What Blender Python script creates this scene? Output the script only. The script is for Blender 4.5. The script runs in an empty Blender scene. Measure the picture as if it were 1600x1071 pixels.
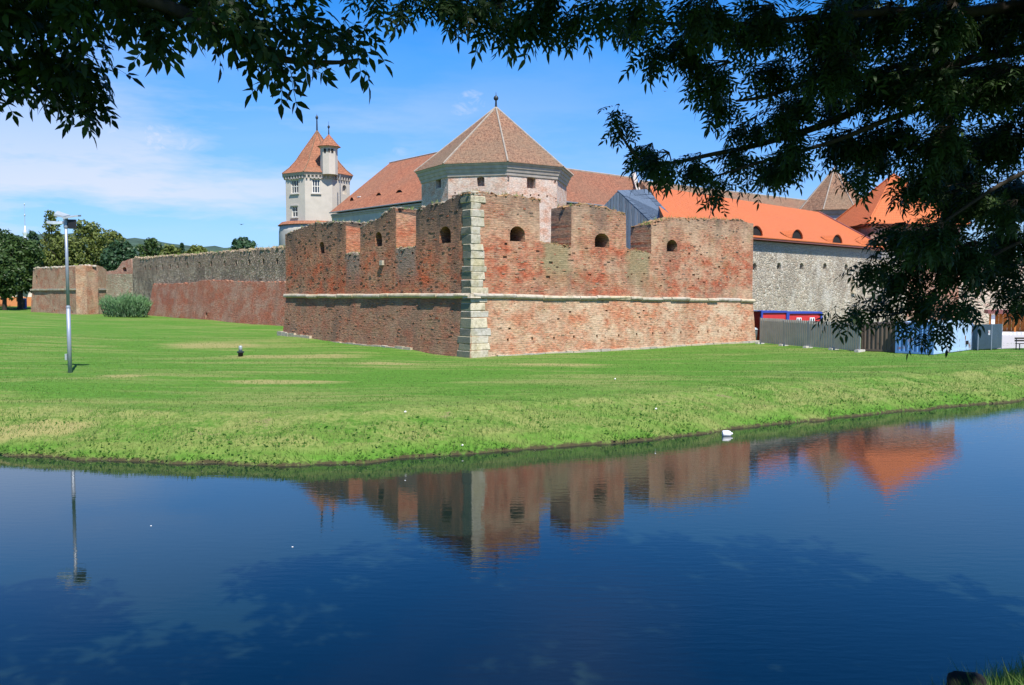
import bpy, bmesh, math, random
import numpy as np
from mathutils import Vector, Matrix
from mathutils.geometry import tessellate_polygon, delaunay_2d_cdt
random.seed(7); RNG = np.random.default_rng(7)
SC = bpy.context.scene
COL = SC.collection
R = math.radians

# ------------------------------------------------------------------ camera
F = 1350.0; EYE = 5.0; PITCH = math.atan(75.0/F)
cd = bpy.data.cameras.new('camera'); cam = bpy.data.objects.new('camera', cd); COL.objects.link(cam)
cam.location = (0, 0, EYE); cam.rotation_euler = (math.pi/2-PITCH, 0, 0)
cd.sensor_width = 36; cd.lens = 36*F/1600; cd.clip_start = 0.05; cd.clip_end = 9000
SC.camera = cam

# ------------------------------------------------------------------ sun, sky, exposure
SUN_EL = R(56); SUN_H = Vector((0.40, -0.917, 0)).normalized()
SUN_DIR = Vector((SUN_H.x*math.cos(SUN_EL), SUN_H.y*math.cos(SUN_EL), math.sin(SUN_EL)))
sd = bpy.data.lights.new('sun', 'SUN'); sun = bpy.data.objects.new('sun', sd); COL.objects.link(sun)
sd.energy = 4.2; sd.angle = R(0.53); sd.color = (1.0, 0.955, 0.88)
sun.rotation_euler = (-SUN_DIR).to_track_quat('-Z', 'Y').to_euler(); sun.location = (0, -20, 60)
W = bpy.data.worlds.new('World'); SC.world = W; W.use_nodes = True
SC.view_settings.view_transform = 'Standard'; SC.view_settings.look = 'None'
SC.view_settings.exposure = 0.85; SC.view_settings.gamma = 1.0
SC.view_settings.use_curve_mapping = False

# ------------------------------------------------------------------ node helper
class NT:
    def __init__(s, tree):
        s.t = tree; s.n = tree.nodes; s.l = tree.links
    def set(s, sock, v):
        if v is None: return
        if hasattr(v, 'is_output') or isinstance(v, bpy.types.NodeSocket): s.l.new(v, sock)
        else:
            if isinstance(v, (tuple, list)) and len(v) == 3 and sock.type == 'RGBA': v = (*v, 1)
            sock.default_value = v
    def node(s, typ, **kw):
        n = s.n.new(typ)
        for k, v in kw.items(): setattr(n, k, v)
        return n
    def uv(s): return s.node('ShaderNodeUVMap').outputs[0]
    def obj(s): return s.node('ShaderNodeTexCoord').outputs['Object']
    def pos(s): return s.node('ShaderNodeNewGeometry').outputs['Position']
    def rnd(s): return s.node('ShaderNodeObjectInfo').outputs['Random']
    def attr(s, name): return s.node('ShaderNodeAttribute', attribute_name=name).outputs['Fac']
    def attrc(s, name): return s.node('ShaderNodeAttribute', attribute_name=name).outputs['Color']
    def mapp(s, v, sc=(1, 1, 1), loc=(0, 0, 0), rot=(0, 0, 0)):
        n = s.node('ShaderNodeMapping'); s.set(n.inputs[0], v)
        n.inputs['Scale'].default_value = sc; n.inputs['Location'].default_value = loc; n.inputs['Rotation'].default_value = rot
        return n.outputs[0]
    def noise(s, v, scale, detail=4, rough=.55, dist=0.0, out=0):
        n = s.node('ShaderNodeTexNoise'); s.set(n.inputs['Vector'], v); n.inputs['Scale'].default_value = scale
        n.inputs['Detail'].default_value = detail; n.inputs['Roughness'].default_value = rough; n.inputs['Distortion'].default_value = dist
        return n.outputs[out]
    def vor(s, v, scale, feature='F1', out=0, rand=1.0):
        n = s.node('ShaderNodeTexVoronoi', feature=feature); s.set(n.inputs['Vector'], v); n.inputs['Scale'].default_value = scale
        n.inputs['Randomness'].default_value = rand
        return n.outputs[out]
    def brick(s, v, c1, c2, mort, w=.38, h=.13, ms=.014, bias=0.0):
        n = s.node('ShaderNodeTexBrick'); s.set(n.inputs['Vector'], v)
        s.set(n.inputs['Color1'], c1); s.set(n.inputs['Color2'], c2); s.set(n.inputs['Mortar'], mort)
        for k, x in (('Scale', 1), ('Mortar Size', ms), ('Mortar Smooth', .3), ('Bias', bias), ('Brick Width', w), ('Row Height', h)):
            n.inputs[k].default_value = x
        return n.outputs[0], n.outputs[1]
    def ramp(s, f, *stops):
        n = s.node('ShaderNodeValToRGB'); s.set(n.inputs[0], f); cr = n.color_ramp
        while len(cr.elements) < len(stops): cr.elements.new(.5)
        for e, (p, c) in zip(cr.elements, stops):
            e.position = p; e.color = (c, c, c, 1) if not isinstance(c, (tuple, list)) else (*c[:3], 1)
        return n.outputs[0]
    def mix(s, f, a, b, mode='MIX'):
        n = s.node('ShaderNodeMix', data_type='RGBA', blend_type=mode)
        s.set(n.inputs[0], f); s.set(n.inputs[6], a); s.set(n.inputs[7], b); return n.outputs[2]
    def m(s, op, a, b=None, c=None, clamp=False):
        n = s.node('ShaderNodeMath', operation=op, use_clamp=clamp); s.set(n.inputs[0], a)
        if b is not None: s.set(n.inputs[1], b)
        if c is not None: s.set(n.inputs[2], c)
        return n.outputs[0]
    def sep(s, v):
        n = s.node('ShaderNodeSeparateXYZ'); s.set(n.inputs[0], v); return n.outputs
    def comb(s, x, y, z):
        n = s.node('ShaderNodeCombineXYZ'); s.set(n.inputs[0], x); s.set(n.inputs[1], y); s.set(n.inputs[2], z); return n.outputs[0]
    def mr(s, v, a, b, c=0.0, d=1.0):
        n = s.node('ShaderNodeMapRange'); s.set(n.inputs[0], v)
        for i, x in enumerate((a, b, c, d)): n.inputs[i+1].default_value = x
        return n.outputs[0]
    def bump(s, h, strength=.5, dist=.05, normal=None):
        n = s.node('ShaderNodeBump'); s.set(n.inputs['Height'], h); n.inputs['Strength'].default_value = strength
        n.inputs['Distance'].default_value = dist; s.set(n.inputs['Normal'], normal); return n.outputs[0]
    def hsv(s, c, h=.5, sat=1.0, v=1.0):
        n = s.node('ShaderNodeHueSaturation'); s.set(n.inputs['Color'], c)
        s.set(n.inputs['Hue'], h); s.set(n.inputs['Saturation'], sat); s.set(n.inputs['Value'], v); return n.outputs[0]

# sky: Nishita, with thin clouds as functions of the direction
w = NT(W.node_tree); w.n.clear()
sky = w.node('ShaderNodeTexSky', sky_type='NISHITA', sun_disc=False)
sky.sun_elevation = SUN_EL; sky.sun_rotation = math.atan2(SUN_H.x, SUN_H.y)
sky.altitude = 400; sky.air_density = 1.0; sky.dust_density = 0.2; sky.ozone_density = 2.0
skyc = w.mix(1.0, w.hsv(sky.outputs[0], sat=w.mr(w.sep(w.node('ShaderNodeTexCoord').outputs['Generated'])[2], .05, .30, 1.25, 1.45)), w.mix(w.mr(w.sep(w.node('ShaderNodeTexCoord').outputs['Generated'])[2], .03, .26), (.33, .46, .76), (.78, .92, 1.12)), 'MULTIPLY')
dirn = w.node('ShaderNodeTexCoord').outputs['Generated']
dx, dy, dz = w.sep(dirn)
# flatten the dome so the clouds stretch towards the horizon
den = w.m('ADD', w.m('ABSOLUTE', dz), 0.10)
cv = w.comb(w.m('DIVIDE', dx, den), w.m('DIVIDE', dy, den), 0.0)
n1 = w.noise(w.mapp(cv, (1, 1, 1), (3.3, 1.2, 0.5)), 0.62, 7, .56, .6)
n2 = w.noise(w.mapp(cv, (1, 1, 1), (8.1, 4.4, 0)), 0.25, 3, .5)
cl = w.m('MULTIPLY', w.ramp(n1, (.44, 0.0), (.70, 1.0)), w.ramp(n2, (.40, .0), (.62, 1.0)))
low = w.mr(dz, 0.05, 0.27, 1.0, 0.0)
low = w.m('MULTIPLY', low, w.ramp(w.noise(w.mapp(dirn, (1.4, 1.4, 7), (2.0, 0.3, 0.9)), 1.7, 6, .6), (.43, 0.0), (.57, 1.0)))
west = w.mr(dx, 0.12, -0.42, 0.25, 1.15)
cl = w.m('ADD', w.m('MULTIPLY', cl, 0.15), w.m('MULTIPLY', low, west), clamp=True)
# one small puff near the tower top
def puff(px, py, sx, sy, amp):
    a = (px-800)/F; b = (535.5-py)/F
    v = Vector((a, math.cos(PITCH)+b*math.sin(PITCH), -math.sin(PITCH)+b*math.cos(PITCH))).normalized()
    ax = w.m('MULTIPLY', w.m('SUBTRACT', dx, v.x), 1/sx); az = w.m('MULTIPLY', w.m('SUBTRACT', dz, v.z), 1/sy)
    r2 = w.m('ADD', w.m('MULTIPLY', ax, ax), w.m('MULTIPLY', az, az))
    nn = w.ramp(w.noise(w.mapp(dirn, (1, 1, 1.6)), 42, 6, .62, .5), (.34, 0), (.60, 1))
    front = w.mr(dy, 0.0, 0.05, 0.0, 1.0)
    g = w.m('MULTIPLY', w.m('SUBTRACT', 1.0, w.m('MULTIPLY', r2, .42), clamp=True), nn)
    return w.m('MULTIPLY', w.m('MULTIPLY', g, amp), front)
for args in ((738, 158, .013, .009, .75), (722, 170, .012, .008, .55), (225, 218, .045, .014, .8), (630, 238, .012, .005, .35)):
    cl = w.m('MAXIMUM', cl, puff(*args))
skym = w.mix(w.m('MULTIPLY', cl, .92), skyc, (4.25, 4.45, 4.9))
bg = w.node('ShaderNodeBackground'); w.set(bg.inputs[0], skym); bg.inputs[1].default_value = 0.105
wo = w.node('ShaderNodeOutputWorld'); w.l.new(bg.outputs[0], wo.inputs[0])

# ------------------------------------------------------------------ pixel -> world helpers (used to survey the place)
def ray(px, py):
    a = (px-800)/F; b = (535.5-py)/F
    return Vector((a, math.cos(PITCH)+b*math.sin(PITCH), -math.sin(PITCH)+b*math.cos(PITCH)))
def P(px, py, Y):
    d = ray(px, py); return Vector((0, 0, EYE)) + d*(Y/d.y)
def GZ(px, py, z):
    d = ray(px, py); return Vector((0, 0, EYE)) + d*((z-EYE)/d.z)
def on_plane(A, B, px, py):
    """(u, z) where the sight line meets the vertical plane through A, B"""
    A = Vector(A[:2]); B = Vector(B[:2]); d = (B-A).normalized(); n = Vector((-d.y, d.x)); r = ray(px, py)
    t = A.dot(n)/Vector((r.x, r.y)).dot(n)
    p = Vector((0, 0, EYE)) + r*t
    return ((Vector(p[:2])-A).dot(d), p.z)

# ------------------------------------------------------------------ mesh helpers
def finish(me, V, F_, mat=None, smooth=False, uv=True):
    if mat: me.materials.append(mat)
    if uv and len(me.polygons):
        me.update()
        nl = len(me.loops); npoly = len(me.polygons)
        vi = np.empty(nl, np.int32); me.loops.foreach_get('vertex_index', vi)
        co = np.empty(len(me.vertices)*3); me.vertices.foreach_get('co', co); co = co.reshape(-1, 3)
        nr = np.empty(npoly*3); me.polygons.foreach_get('normal', nr); nr = nr.reshape(-1, 3)
        lt = np.empty(npoly, np.int32); me.polygons.foreach_get('loop_total', lt)
        n = np.repeat(nr, lt, axis=0); p = co[vi]
        # canonical sign so that coplanar faces agree
        s = np.sign(n[:, 1]+1e-6*n[:, 0]); s[s == 0] = 1
        n = n*s[:, None]
        t = np.stack([-n[:, 1], n[:, 0], np.zeros(nl)], 1); L = np.linalg.norm(t, axis=1); flat = L < .03
        t[flat] = (1, 0, 0); L[flat] = 1; t /= L[:, None]
        b = np.cross(n, t); b[flat] = (0, 1, 0)
        b *= np.where(b[:, 2] < 0, -1, 1)[:, None]
        u = np.stack([(p*t).sum(1), (p*b).sum(1)], 1).astype(np.float32)
        me.uv_layers.new(name='UVMap').data.foreach_set('uv', u.ravel())
    if smooth: me.polygons.foreach_set('use_smooth', [True]*len(me.polygons))
    me.update(); return me

class MB:
    def __init__(s): s.v = []; s.f = []
    def add(s, vs, fs):
        o = len(s.v); s.v += [tuple(v) for v in vs]; s.f += [tuple(o+i for i in f) for f in fs]; return s
    def poly(s, *vs): return s.add(vs, [tuple(range(len(vs)))])
    def box(s, c, size, rz=0.0, rot=None, jit=0.0):
        hx, hy, hz = (x/2 for x in size); M = rot or Matrix.Rotation(rz, 3, 'Z'); c = Vector(c); vs = []
        for x, y, z in ((-1,-1,-1),(1,-1,-1),(1,1,-1),(-1,1,-1),(-1,-1,1),(1,-1,1),(1,1,1),(-1,1,1)):
            q = Vector((x*hx, y*hy, z*hz))
            if jit: q += Vector((random.uniform(-jit, jit), random.uniform(-jit, jit), random.uniform(-jit, jit)))
            vs.append(c + M @ q)
        return s.add(vs, [(0,3,2,1),(4,5,6,7),(0,1,5,4),(1,2,6,5),(2,3,7,6),(3,0,4,7)])
    def prism(s, pts, z0, z1, top=None):
        n = len(pts); top = top or pts
        vs = [(p[0], p[1], z0) for p in pts] + [(p[0], p[1], z1) for p in top]
        fs = [tuple(range(n-1, -1, -1)), tuple(range(n, 2*n))] + [(i, (i+1) % n, n+(i+1) % n, n+i) for i in range(n)]
        return s.add(vs, fs)
    def tube(s, pts, radii, seg=8, cap=True):
        pts = [Vector(p) for p in pts]; n = len(pts)
        if not isinstance(radii, (list, tuple)): radii = [radii]*n
        vs = []; ref = None
        for i, p in enumerate(pts):
            d = (pts[min(i+1, n-1)]-pts[max(i-1, 0)]).normalized()
            if ref is None: ref = d.orthogonal().normalized()
            ref = (ref - d*ref.dot(d)); ref = ref.normalized() if ref.length > 1e-6 else d.orthogonal().normalized()
            bt = d.cross(ref)
            for k in range(seg):
                a = 2*math.pi*k/seg; vs.append(p + (ref*math.cos(a)+bt*math.sin(a))*radii[i])
        fs = [(i*seg+k, i*seg+(k+1) % seg, (i+1)*seg+(k+1) % seg, (i+1)*seg+k) for i in range(n-1) for k in range(seg)]
        if cap: fs += [tuple(range(seg-1, -1, -1)), tuple((n-1)*seg+k for k in range(seg))]
        return s.add(vs, fs)
    def lathe(s, c, prof, seg=16, rot0=0.0, open_ends=False):
        c = Vector(c); vs = []; n = len(prof)
        for r, z in prof:
            for k in range(seg):
                a = rot0+2*math.pi*k/seg; vs.append((c.x+r*math.cos(a), c.y+r*math.sin(a), c.z+z))
        fs = [(i*seg+k, i*seg+(k+1) % seg, (i+1)*seg+(k+1) % seg, (i+1)*seg+k) for i in range(n-1) for k in range(seg)]
        if not open_ends: fs += [tuple(range(seg-1, -1, -1)), tuple((n-1)*seg+k for k in range(seg))]
        return s.add(vs, fs)
    def mesh(s, name, mat=None, smooth=False):
        me = bpy.data.meshes.new(name); me.from_pydata(s.v, [], s.f)
        return finish(me, None, None, mat, smooth)

def link(o, parent=None, label=None, cat=None, group=None, kind=None):
    COL.objects.link(o)
    if parent is not None:
        o.parent = parent; o.matrix_parent_inverse = Matrix.Translation(-Vector(parent.location))
    if label: o['label'] = label
    if cat: o['category'] = cat
    if group: o['group'] = group
    if kind: o['kind'] = kind
    return o
def mk(name, mb, mat, parent=None, smooth=False, **kw):
    me = mb if isinstance(mb, bpy.types.Mesh) else mb.mesh(name, mat, smooth)
    return link(bpy.data.objects.new(name, me), parent, **kw)
def thing(name, loc, label, cat, group=None):
    o = bpy.data.objects.new(name, None); o.empty_display_size = .5; o.location = loc
    return link(o, None, label, cat, group)
def np_mesh(name, V, T, mat, col=None, smooth=False):
    """triangle mesh from numpy arrays, optional per-vertex grey value 'tone'"""
    me = bpy.data.meshes.new(name); V = np.asarray(V, np.float32); T = np.asarray(T, np.int32)
    me.vertices.add(len(V)); me.vertices.foreach_set('co', V.ravel())
    me.loops.add(T.size); me.loops.foreach_set('vertex_index', T.ravel())
    me.polygons.add(len(T)); me.polygons.foreach_set('loop_start', np.arange(0, T.size, T.shape[1], dtype=np.int32))
    me.polygons.foreach_set('loop_total', np.full(len(T), T.shape[1], np.int32))
    me.materials.append(mat)
    if col is not None:
        a = me.attributes.new('tone', 'FLOAT', 'POINT'); a.data.foreach_set('value', np.asarray(col, np.float32))
    me.update(calc_edges=True)
    if smooth: me.polygons.foreach_set('use_smooth', [True]*len(me.polygons))
    me.validate(); return me

# ------------------------------------------------------------------ materials
def material(name):
    m = bpy.data.materials.new(name); m.use_nodes = True; t = NT(m.node_tree); t.n.clear()
    t.bsdf = t.node('ShaderNodeBsdfPrincipled'); o = t.node('ShaderNodeOutputMaterial'); t.l.new(t.bsdf.outputs[0], o.inputs[0])
    t.mat = m; return t
def put(t, color, rough=.85, normal=None, metal=None, spec=.3):
    b = t.bsdf.inputs; t.set(b['Base Color'], color); t.set(b['Roughness'], rough); t.set(b['Normal'], normal)
    if metal is not None: t.set(b['Metallic'], metal)
    t.set(b['Specular IOR Level'], spec); return t.mat

def plain(name, c, rough=.7, metal=0, var=.12, scale=6.0, spec=.3, bump=0.0):
    t = material(name); p = t.obj(); n = t.noise(p, scale, 5, .6)
    col = t.hsv(c, v=t.mr(n, .25, .75, 1-var, 1+var))
    return put(t, col, rough, t.bump(n, bump, .02) if bump else None, metal, spec)

def brick_mat(name, c1, c2, mort, pale, dark, red, pale_amt=.5, dark_amt=.35, red_band=None, top_dark=None, seed=0.0, green=0.0, relief=.055, stains=()):
    t = material(name); uv = t.uv(); off = (seed*7.3, seed*3.1, seed)
    wob = t.noise(uv, 1.7, 2, .5, out=1)
    v2 = t.node('ShaderNodeVectorMath', operation='MULTIPLY_ADD'); t.set(v2.inputs[0], wob); v2.inputs[1].default_value = (.10, .10, 0); t.set(v2.inputs[2], uv)
    bc, bf = t.brick(v2.outputs[0], c1, c2, mort)
    q = t.mapp(uv, (1, 1, 1), off)
    fine = t.noise(t.mapp(uv, (3.2, 9.0, 1), off), 1.0, 5, .7)     # brick-sized mottling drawn out along the courses
    mid = t.noise(t.mapp(uv, (1.0, 1.5, 1), off), .9, 5, .62)
    big = t.noise(q, .23, 4, .6, .6)
    z = t.sep(uv)[1]
    col = t.mix(.35, bc, c1); col = t.hsv(col, h=t.mr(t.noise(t.mapp(uv, (2.2, 5.0, 1), (2, seed, 5)), 1.3, 3, .6), .3, .7, .49, .512), v=t.mr(fine, .32, .68, .45, 1.55))
    redf = t.ramp(mid, (.40, 0), (.64, .95))
    if red_band:
        a, b_, c_, d_ = red_band
        zz = t.m('ADD', z, t.m('MULTIPLY', t.m('SUBTRACT', big, .5), 3.2))
        redf = t.m('MULTIPLY', redf, t.m('MULTIPLY', t.mr(zz, a, b_), t.mr(zz, d_, c_)))
        redf = t.m('MULTIPLY', redf, 1.3, clamp=True)
    col = t.mix(redf, col, t.hsv(red, v=t.mr(fine, .34, .66, .45, 1.6)))
    pf = t.m('MULTIPLY', t.ramp(t.noise(t.mapp(uv, (.5, .8, 1), (4+seed, 9, 1)), .8, 6, .66), (.46, 0), (.62, 1.0)), pale_amt)
    col = t.mix(pf, col, t.hsv(pale, v=t.mr(fine, .32, .68, .68, 1.2)))
    streak = t.noise(t.mapp(uv, (1.1, .16, 1), (seed*2, 5, 2)), 1.0, 5, .6)
    df = t.m('MULTIPLY', t.ramp(t.m('ADD', t.m('MULTIPLY', streak, .55), t.m('MULTIPLY', big, .45)), (.46, 0), (.62, 1.0)), dark_amt)
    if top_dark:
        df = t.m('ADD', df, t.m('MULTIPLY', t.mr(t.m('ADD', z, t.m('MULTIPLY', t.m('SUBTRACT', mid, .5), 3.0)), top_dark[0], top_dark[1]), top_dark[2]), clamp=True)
    col = t.mix(df, col, dark)
    if green:
        gf = t.m('MULTIPLY', t.ramp(t.noise(q, .5, 5, .65), (.56, 0), (.68, 1)), green)
        col = t.mix(gf, col, (.16, .15, .06))
    for su, sw, sz0, sz1, sc_ in stains:   # run-off stains below the embrasures: (u, half width, bottom, top, colour)
        du = t.m('ABSOLUTE', t.m('SUBTRACT', t.m('ADD', t.sep(uv)[0], t.m('MULTIPLY', t.m('SUBTRACT', mid, .5), .9)), su))
        fz = t.m('MULTIPLY', t.mr(t.m('ADD', z, t.m('MULTIPLY', t.m('SUBTRACT', mid, .5), 2.0)), sz0, sz0+1.6), t.mr(z, sz1+.35, sz1))
        sf_ = t.m('MULTIPLY', t.m('MULTIPLY', t.mr(du, sw*1.15, sw*.75), fz), .8)
        col = t.mix(sf_, col, t.hsv(sc_, v=t.mr(fine, .3, .7, .7, 1.25)))
    # pits: missing or deeply eroded bricks
    pit = t.ramp(t.noise(t.mapp(uv, (2.4, 6.5, 1), (seed, 3, 7)), 1.3, 3, .6), (.64, 0), (.70, 1))
    col = t.mix(t.m('MULTIPLY', pit, .5), col, (.06, .032, .022))
    h = t.m('SUBTRACT', t.m('MULTIPLY', fine, 1.0), t.m('ADD', t.m('MULTIPLY', bf, .35), t.m('MULTIPLY', pit, .5)))
    return put(t, col, .92, t.bump(h, .9, relief), spec=.15)

def stone_mat(name, cols, mort, scale=2.6, dark=(.07, .062, .05), dark_amt=.35, top_tint=None, seed=0, relief=.09, wash=None):
    t = material(name); uv = t.uv(); q = t.mapp(uv, (1, 1.5, 1), (seed*3.7, seed*1.9, 0))
    d = t.noise(q, 3.0, 3, .6, out=1)
    v2 = t.node('ShaderNodeVectorMath', operation='MULTIPLY_ADD'); t.set(v2.inputs[0], d); v2.inputs[1].default_value = (.16, .16, 0); t.set(v2.inputs[2], q)
    cell = t.vor(v2.outputs[0], scale, 'F1', 1); edge = t.vor(v2.outputs[0], scale, 'DISTANCE_TO_EDGE', 0)
    pick = t.sep(cell)[0]
    k = len(cols); col = t.ramp(pick, *[((i+.5)/k, c) for i, c in enumerate(cols)])
    fine = t.noise(uv, 9, 5, .7); big = t.noise(t.mapp(uv, (.3, .22, 1), (seed, 2, 0)), 1.0, 5, .62)
    col = t.hsv(col, v=t.mr(fine, .25, .75, .65, 1.35))
    col = t.mix(t.ramp(edge, (.02, 1), (.09, 0)), col, t.hsv(mort, v=t.mr(fine, .3, .7, .7, 1.2)))
    col = t.mix(t.m('MULTIPLY', t.ramp(big, (.45, 0), (.62, 1)), dark_amt), col, dark)
    if wash:
        wf = t.ramp(t.noise(t.mapp(uv, (.5, .2, 1), (3, seed, 0)), 1.1, 5, .6), (.52, 0), (.64, 1)); col = t.mix(t.m('MULTIPLY', wf, wash[1]), col, wash[0])
    if top_tint:  # second colour blended in towards the wall top
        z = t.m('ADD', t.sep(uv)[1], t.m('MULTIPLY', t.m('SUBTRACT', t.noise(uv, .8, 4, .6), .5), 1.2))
        col = t.mix(t.m('MULTIPLY', t.mr(z, top_tint[0], top_tint[1]), top_tint[2]), col, top_tint[3])
    h = t.m('ADD', t.ramp(edge, (0, 0), (.13, 1)), t.m('MULTIPLY', fine, .5))
    return put(t, col, .95, t.bump(h, .85, relief), spec=.12)

def tile_mat(name, c1, c2, lich, lich_amt=.5, w=.22, h=.30, var=.35, relief=.05, rough=.85, vscale=1.0):
    t = material(name); uv = t.uv()
    bc, bf = t.brick(uv, c1, c2, tuple(x*.45 for x in c1), w, h, .012)
    fine = t.noise(t.mapp(uv, (2.3*vscale, 2.0*vscale, 1)), 1.6, 4, .75); big = t.noise(uv, .12, 5, .65)
    col = t.hsv(bc, v=t.mr(fine, .3, .7, 1-var, 1+var))
    col = t.mix(t.m('MULTIPLY', t.ramp(t.m('ADD', t.m('MULTIPLY', fine, .5), t.m('MULTIPLY', big, .5)), (.42, 0), (.58, 1)), lich_amt), col, lich)
    saw = t.m('FRACT', t.m('DIVIDE', t.sep(uv)[1], h))
    hh = t.m('ADD', t.m('MULTIPLY', saw, -.7), t.m('ADD', t.m('MULTIPLY', bf, -.4), t.m('MULTIPLY', fine, .5)))
    return put(t, col, rough, t.bump(hh, .8, relief), spec=.2)

M = {}
BAST_C = GZ(737, 591.5, 0); BAST_R = GZ(1174, 558.5, 0); BAST_L = P(447, 462, 68.6)
C2, R2, L2 = Vector(BAST_C[:2]), Vector(BAST_R[:2]), Vector(BAST_L[:2])
dr = (R2-C2).normalized(); dl = (L2-C2).normalized()
def stain_r(px0, px1, py): u0, z = on_plane(C2, R2, px0, py); u1, _ = on_plane(C2, R2, px1, py); return (-(C2+dr*((u0+u1)/2)).dot(dr), abs(u1-u0)/2, 5.2, z, (.27, .235, .13))
def stain_l(px0, px1, py): u0, z = on_plane(C2, L2, px0, py); u1, _ = on_plane(C2, L2, px1, py); return ((C2+dl*((u0+u1)/2)).dot(dl), abs(u1-u0)/2, 5.4, z, (.24, .20, .16))
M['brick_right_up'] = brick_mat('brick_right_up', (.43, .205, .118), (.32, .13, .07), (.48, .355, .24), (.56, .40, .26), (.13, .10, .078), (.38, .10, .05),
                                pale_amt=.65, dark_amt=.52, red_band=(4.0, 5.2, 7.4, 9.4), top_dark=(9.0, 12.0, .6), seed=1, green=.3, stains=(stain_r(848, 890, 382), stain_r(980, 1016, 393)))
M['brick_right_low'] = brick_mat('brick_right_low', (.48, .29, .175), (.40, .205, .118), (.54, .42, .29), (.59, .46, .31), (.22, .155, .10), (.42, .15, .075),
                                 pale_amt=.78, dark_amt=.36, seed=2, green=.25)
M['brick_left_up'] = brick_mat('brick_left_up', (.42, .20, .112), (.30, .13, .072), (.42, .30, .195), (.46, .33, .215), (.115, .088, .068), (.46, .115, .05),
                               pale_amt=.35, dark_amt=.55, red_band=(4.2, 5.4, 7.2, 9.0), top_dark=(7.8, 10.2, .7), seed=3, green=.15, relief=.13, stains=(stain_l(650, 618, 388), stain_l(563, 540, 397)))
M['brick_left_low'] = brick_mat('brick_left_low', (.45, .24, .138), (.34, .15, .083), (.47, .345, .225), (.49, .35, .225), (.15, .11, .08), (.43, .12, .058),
                                pale_amt=.42, dark_amt=.40, top_dark=(3.9, 5.2, .45), seed=4, green=.2, relief=.12)  # darker under the ledge: stain plus the ledge's shadow put into the colour
M['brick_reveal'] = brick_mat('brick_reveal', (.48, .225, .12), (.40, .16, .085), (.46, .33, .22), (.52, .36, .24), (.17, .11, .08), (.42, .12, .06), pale_amt=.45, dark_amt=.15, seed=5)
M['brick_talus'] = brick_mat('brick_talus', (.37, .16, .10), (.29, .10, .062), (.42, .31, .225), (.46, .345, .25), (.17, .11, .08), (.37, .12, .066), pale_amt=.6, dark_amt=.35, seed=6, relief=.16)
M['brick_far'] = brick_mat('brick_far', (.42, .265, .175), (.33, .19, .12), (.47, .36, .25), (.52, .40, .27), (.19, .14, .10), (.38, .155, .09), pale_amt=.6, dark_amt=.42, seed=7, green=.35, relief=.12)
M['brick_far_lit'] = brick_mat('brick_far_lit', (.46, .31, .20), (.40, .24, .15), (.50, .40, .28), (.54, .42, .28), (.24, .18, .12), (.40, .2, .11), pale_amt=.6, dark_amt=.25, seed=8, green=.35)  # lighter copy of the far brick; sunlight put into the colour
M['whitewash_brick'] = brick_mat('whitewash_brick', (.60, .46, .37), (.54, .385, .30), (.64, .56, .48), (.66, .575, .50), (.34, .27, .22), (.50, .27, .18), pale_amt=.75, dark_amt=.30, seed=9, relief=.04)
M['brick_pink'] = brick_mat('brick_pink', (.45, .27, .20), (.38, .2, .145), (.5, .4, .31), (.5, .36, .28), (.2, .14, .11), (.36, .13, .08), pale_amt=.5, dark_amt=.25, seed=10)
M['stone_dark'] = stone_mat('stone_dark', [(.36, .285, .205), (.52, .43, .31), (.44, .30, .21), (.60, .50, .37), (.26, .21, .16)], (.50, .42, .31), 2.4, (.15, .12, .095), .6, seed=1, top_tint=(7.0, 8.2, .4, (.33, .22, .16)), relief=.35)
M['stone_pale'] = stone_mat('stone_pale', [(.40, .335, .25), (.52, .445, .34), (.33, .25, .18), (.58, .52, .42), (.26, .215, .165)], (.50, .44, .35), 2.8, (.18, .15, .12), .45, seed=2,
                            top_tint=(8.6, 9.3, .85, (.30, .285, .27)), wash=((.56, .52, .45), .55))
M['stone_ruin'] = stone_mat('stone_ruin', [(.42, .35, .24), (.36, .28, .185), (.47, .40, .28), (.38, .24, .16)], (.47, .40, .29), 2.2, (.17, .14, .09), .35, seed=3)
M['stone_pink'] = stone_mat('stone_pink', [(.5, .38, .31), (.44, .33, .26), (.55, .45, .36), (.48, .32, .26)], (.52, .43, .35), 1.6, (.3, .24, .18), .3, seed=4)

def block_mat(name, base, seed, green=0.0, dark=.25):
    t = material(name); p = t.obj(); r = t.rnd(); n = t.noise(p, 3.0, 6, .65); f = t.noise(p, 14, 4, .7)
    col = t.hsv(base, v=t.m('ADD', t.mr(r, 0, 1, .86, 1.1), t.mr(f, .3, .7, -.12, .12)), sat=t.mr(r, 0, 1, .7, 1.25))
    col = t.mix(t.m('MULTIPLY', t.ramp(n, (.48, 0), (.64, 1)), dark), col, (.20, .17, .11))
    if green: col = t.mix(t.m('MULTIPLY', t.ramp(t.noise(p, 1.1, 5, .6), (.45, 0), (.6, 1)), green), col, (.30, .25, .07))
    return put(t, col, .9, t.bump(t.m('ADD', n, t.m('MULTIPLY', f, .4)), .7, .05), spec=.15)
M['quoin'] = block_mat('quoin', (.49, .44, .34), 1, .3, .6)
M['quoin_left'] = block_mat('quoin_left', (.13, .138, .105), 7, .0, .4)
M['ledge'] = block_mat('ledge', (.49, .415, .315), 2, .2, .6)
M['footing'] = block_mat('footing', (.44, .38, .29), 3, .1, .3)
M['rubble'] = block_mat('rubble', (.34, .265, .20), 4, .3, .5)
M['rubble_brick'] = block_mat('rubble_brick', (.33, .20, .135), 6, .3, .6)
M['rubble_pale'] = block_mat('rubble_pale', (.50, .43, .34), 5, .25, .3)
M['plaster'] = plain('plaster', (.49, .44, .375), .9, var=.10, scale=.8)
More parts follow.
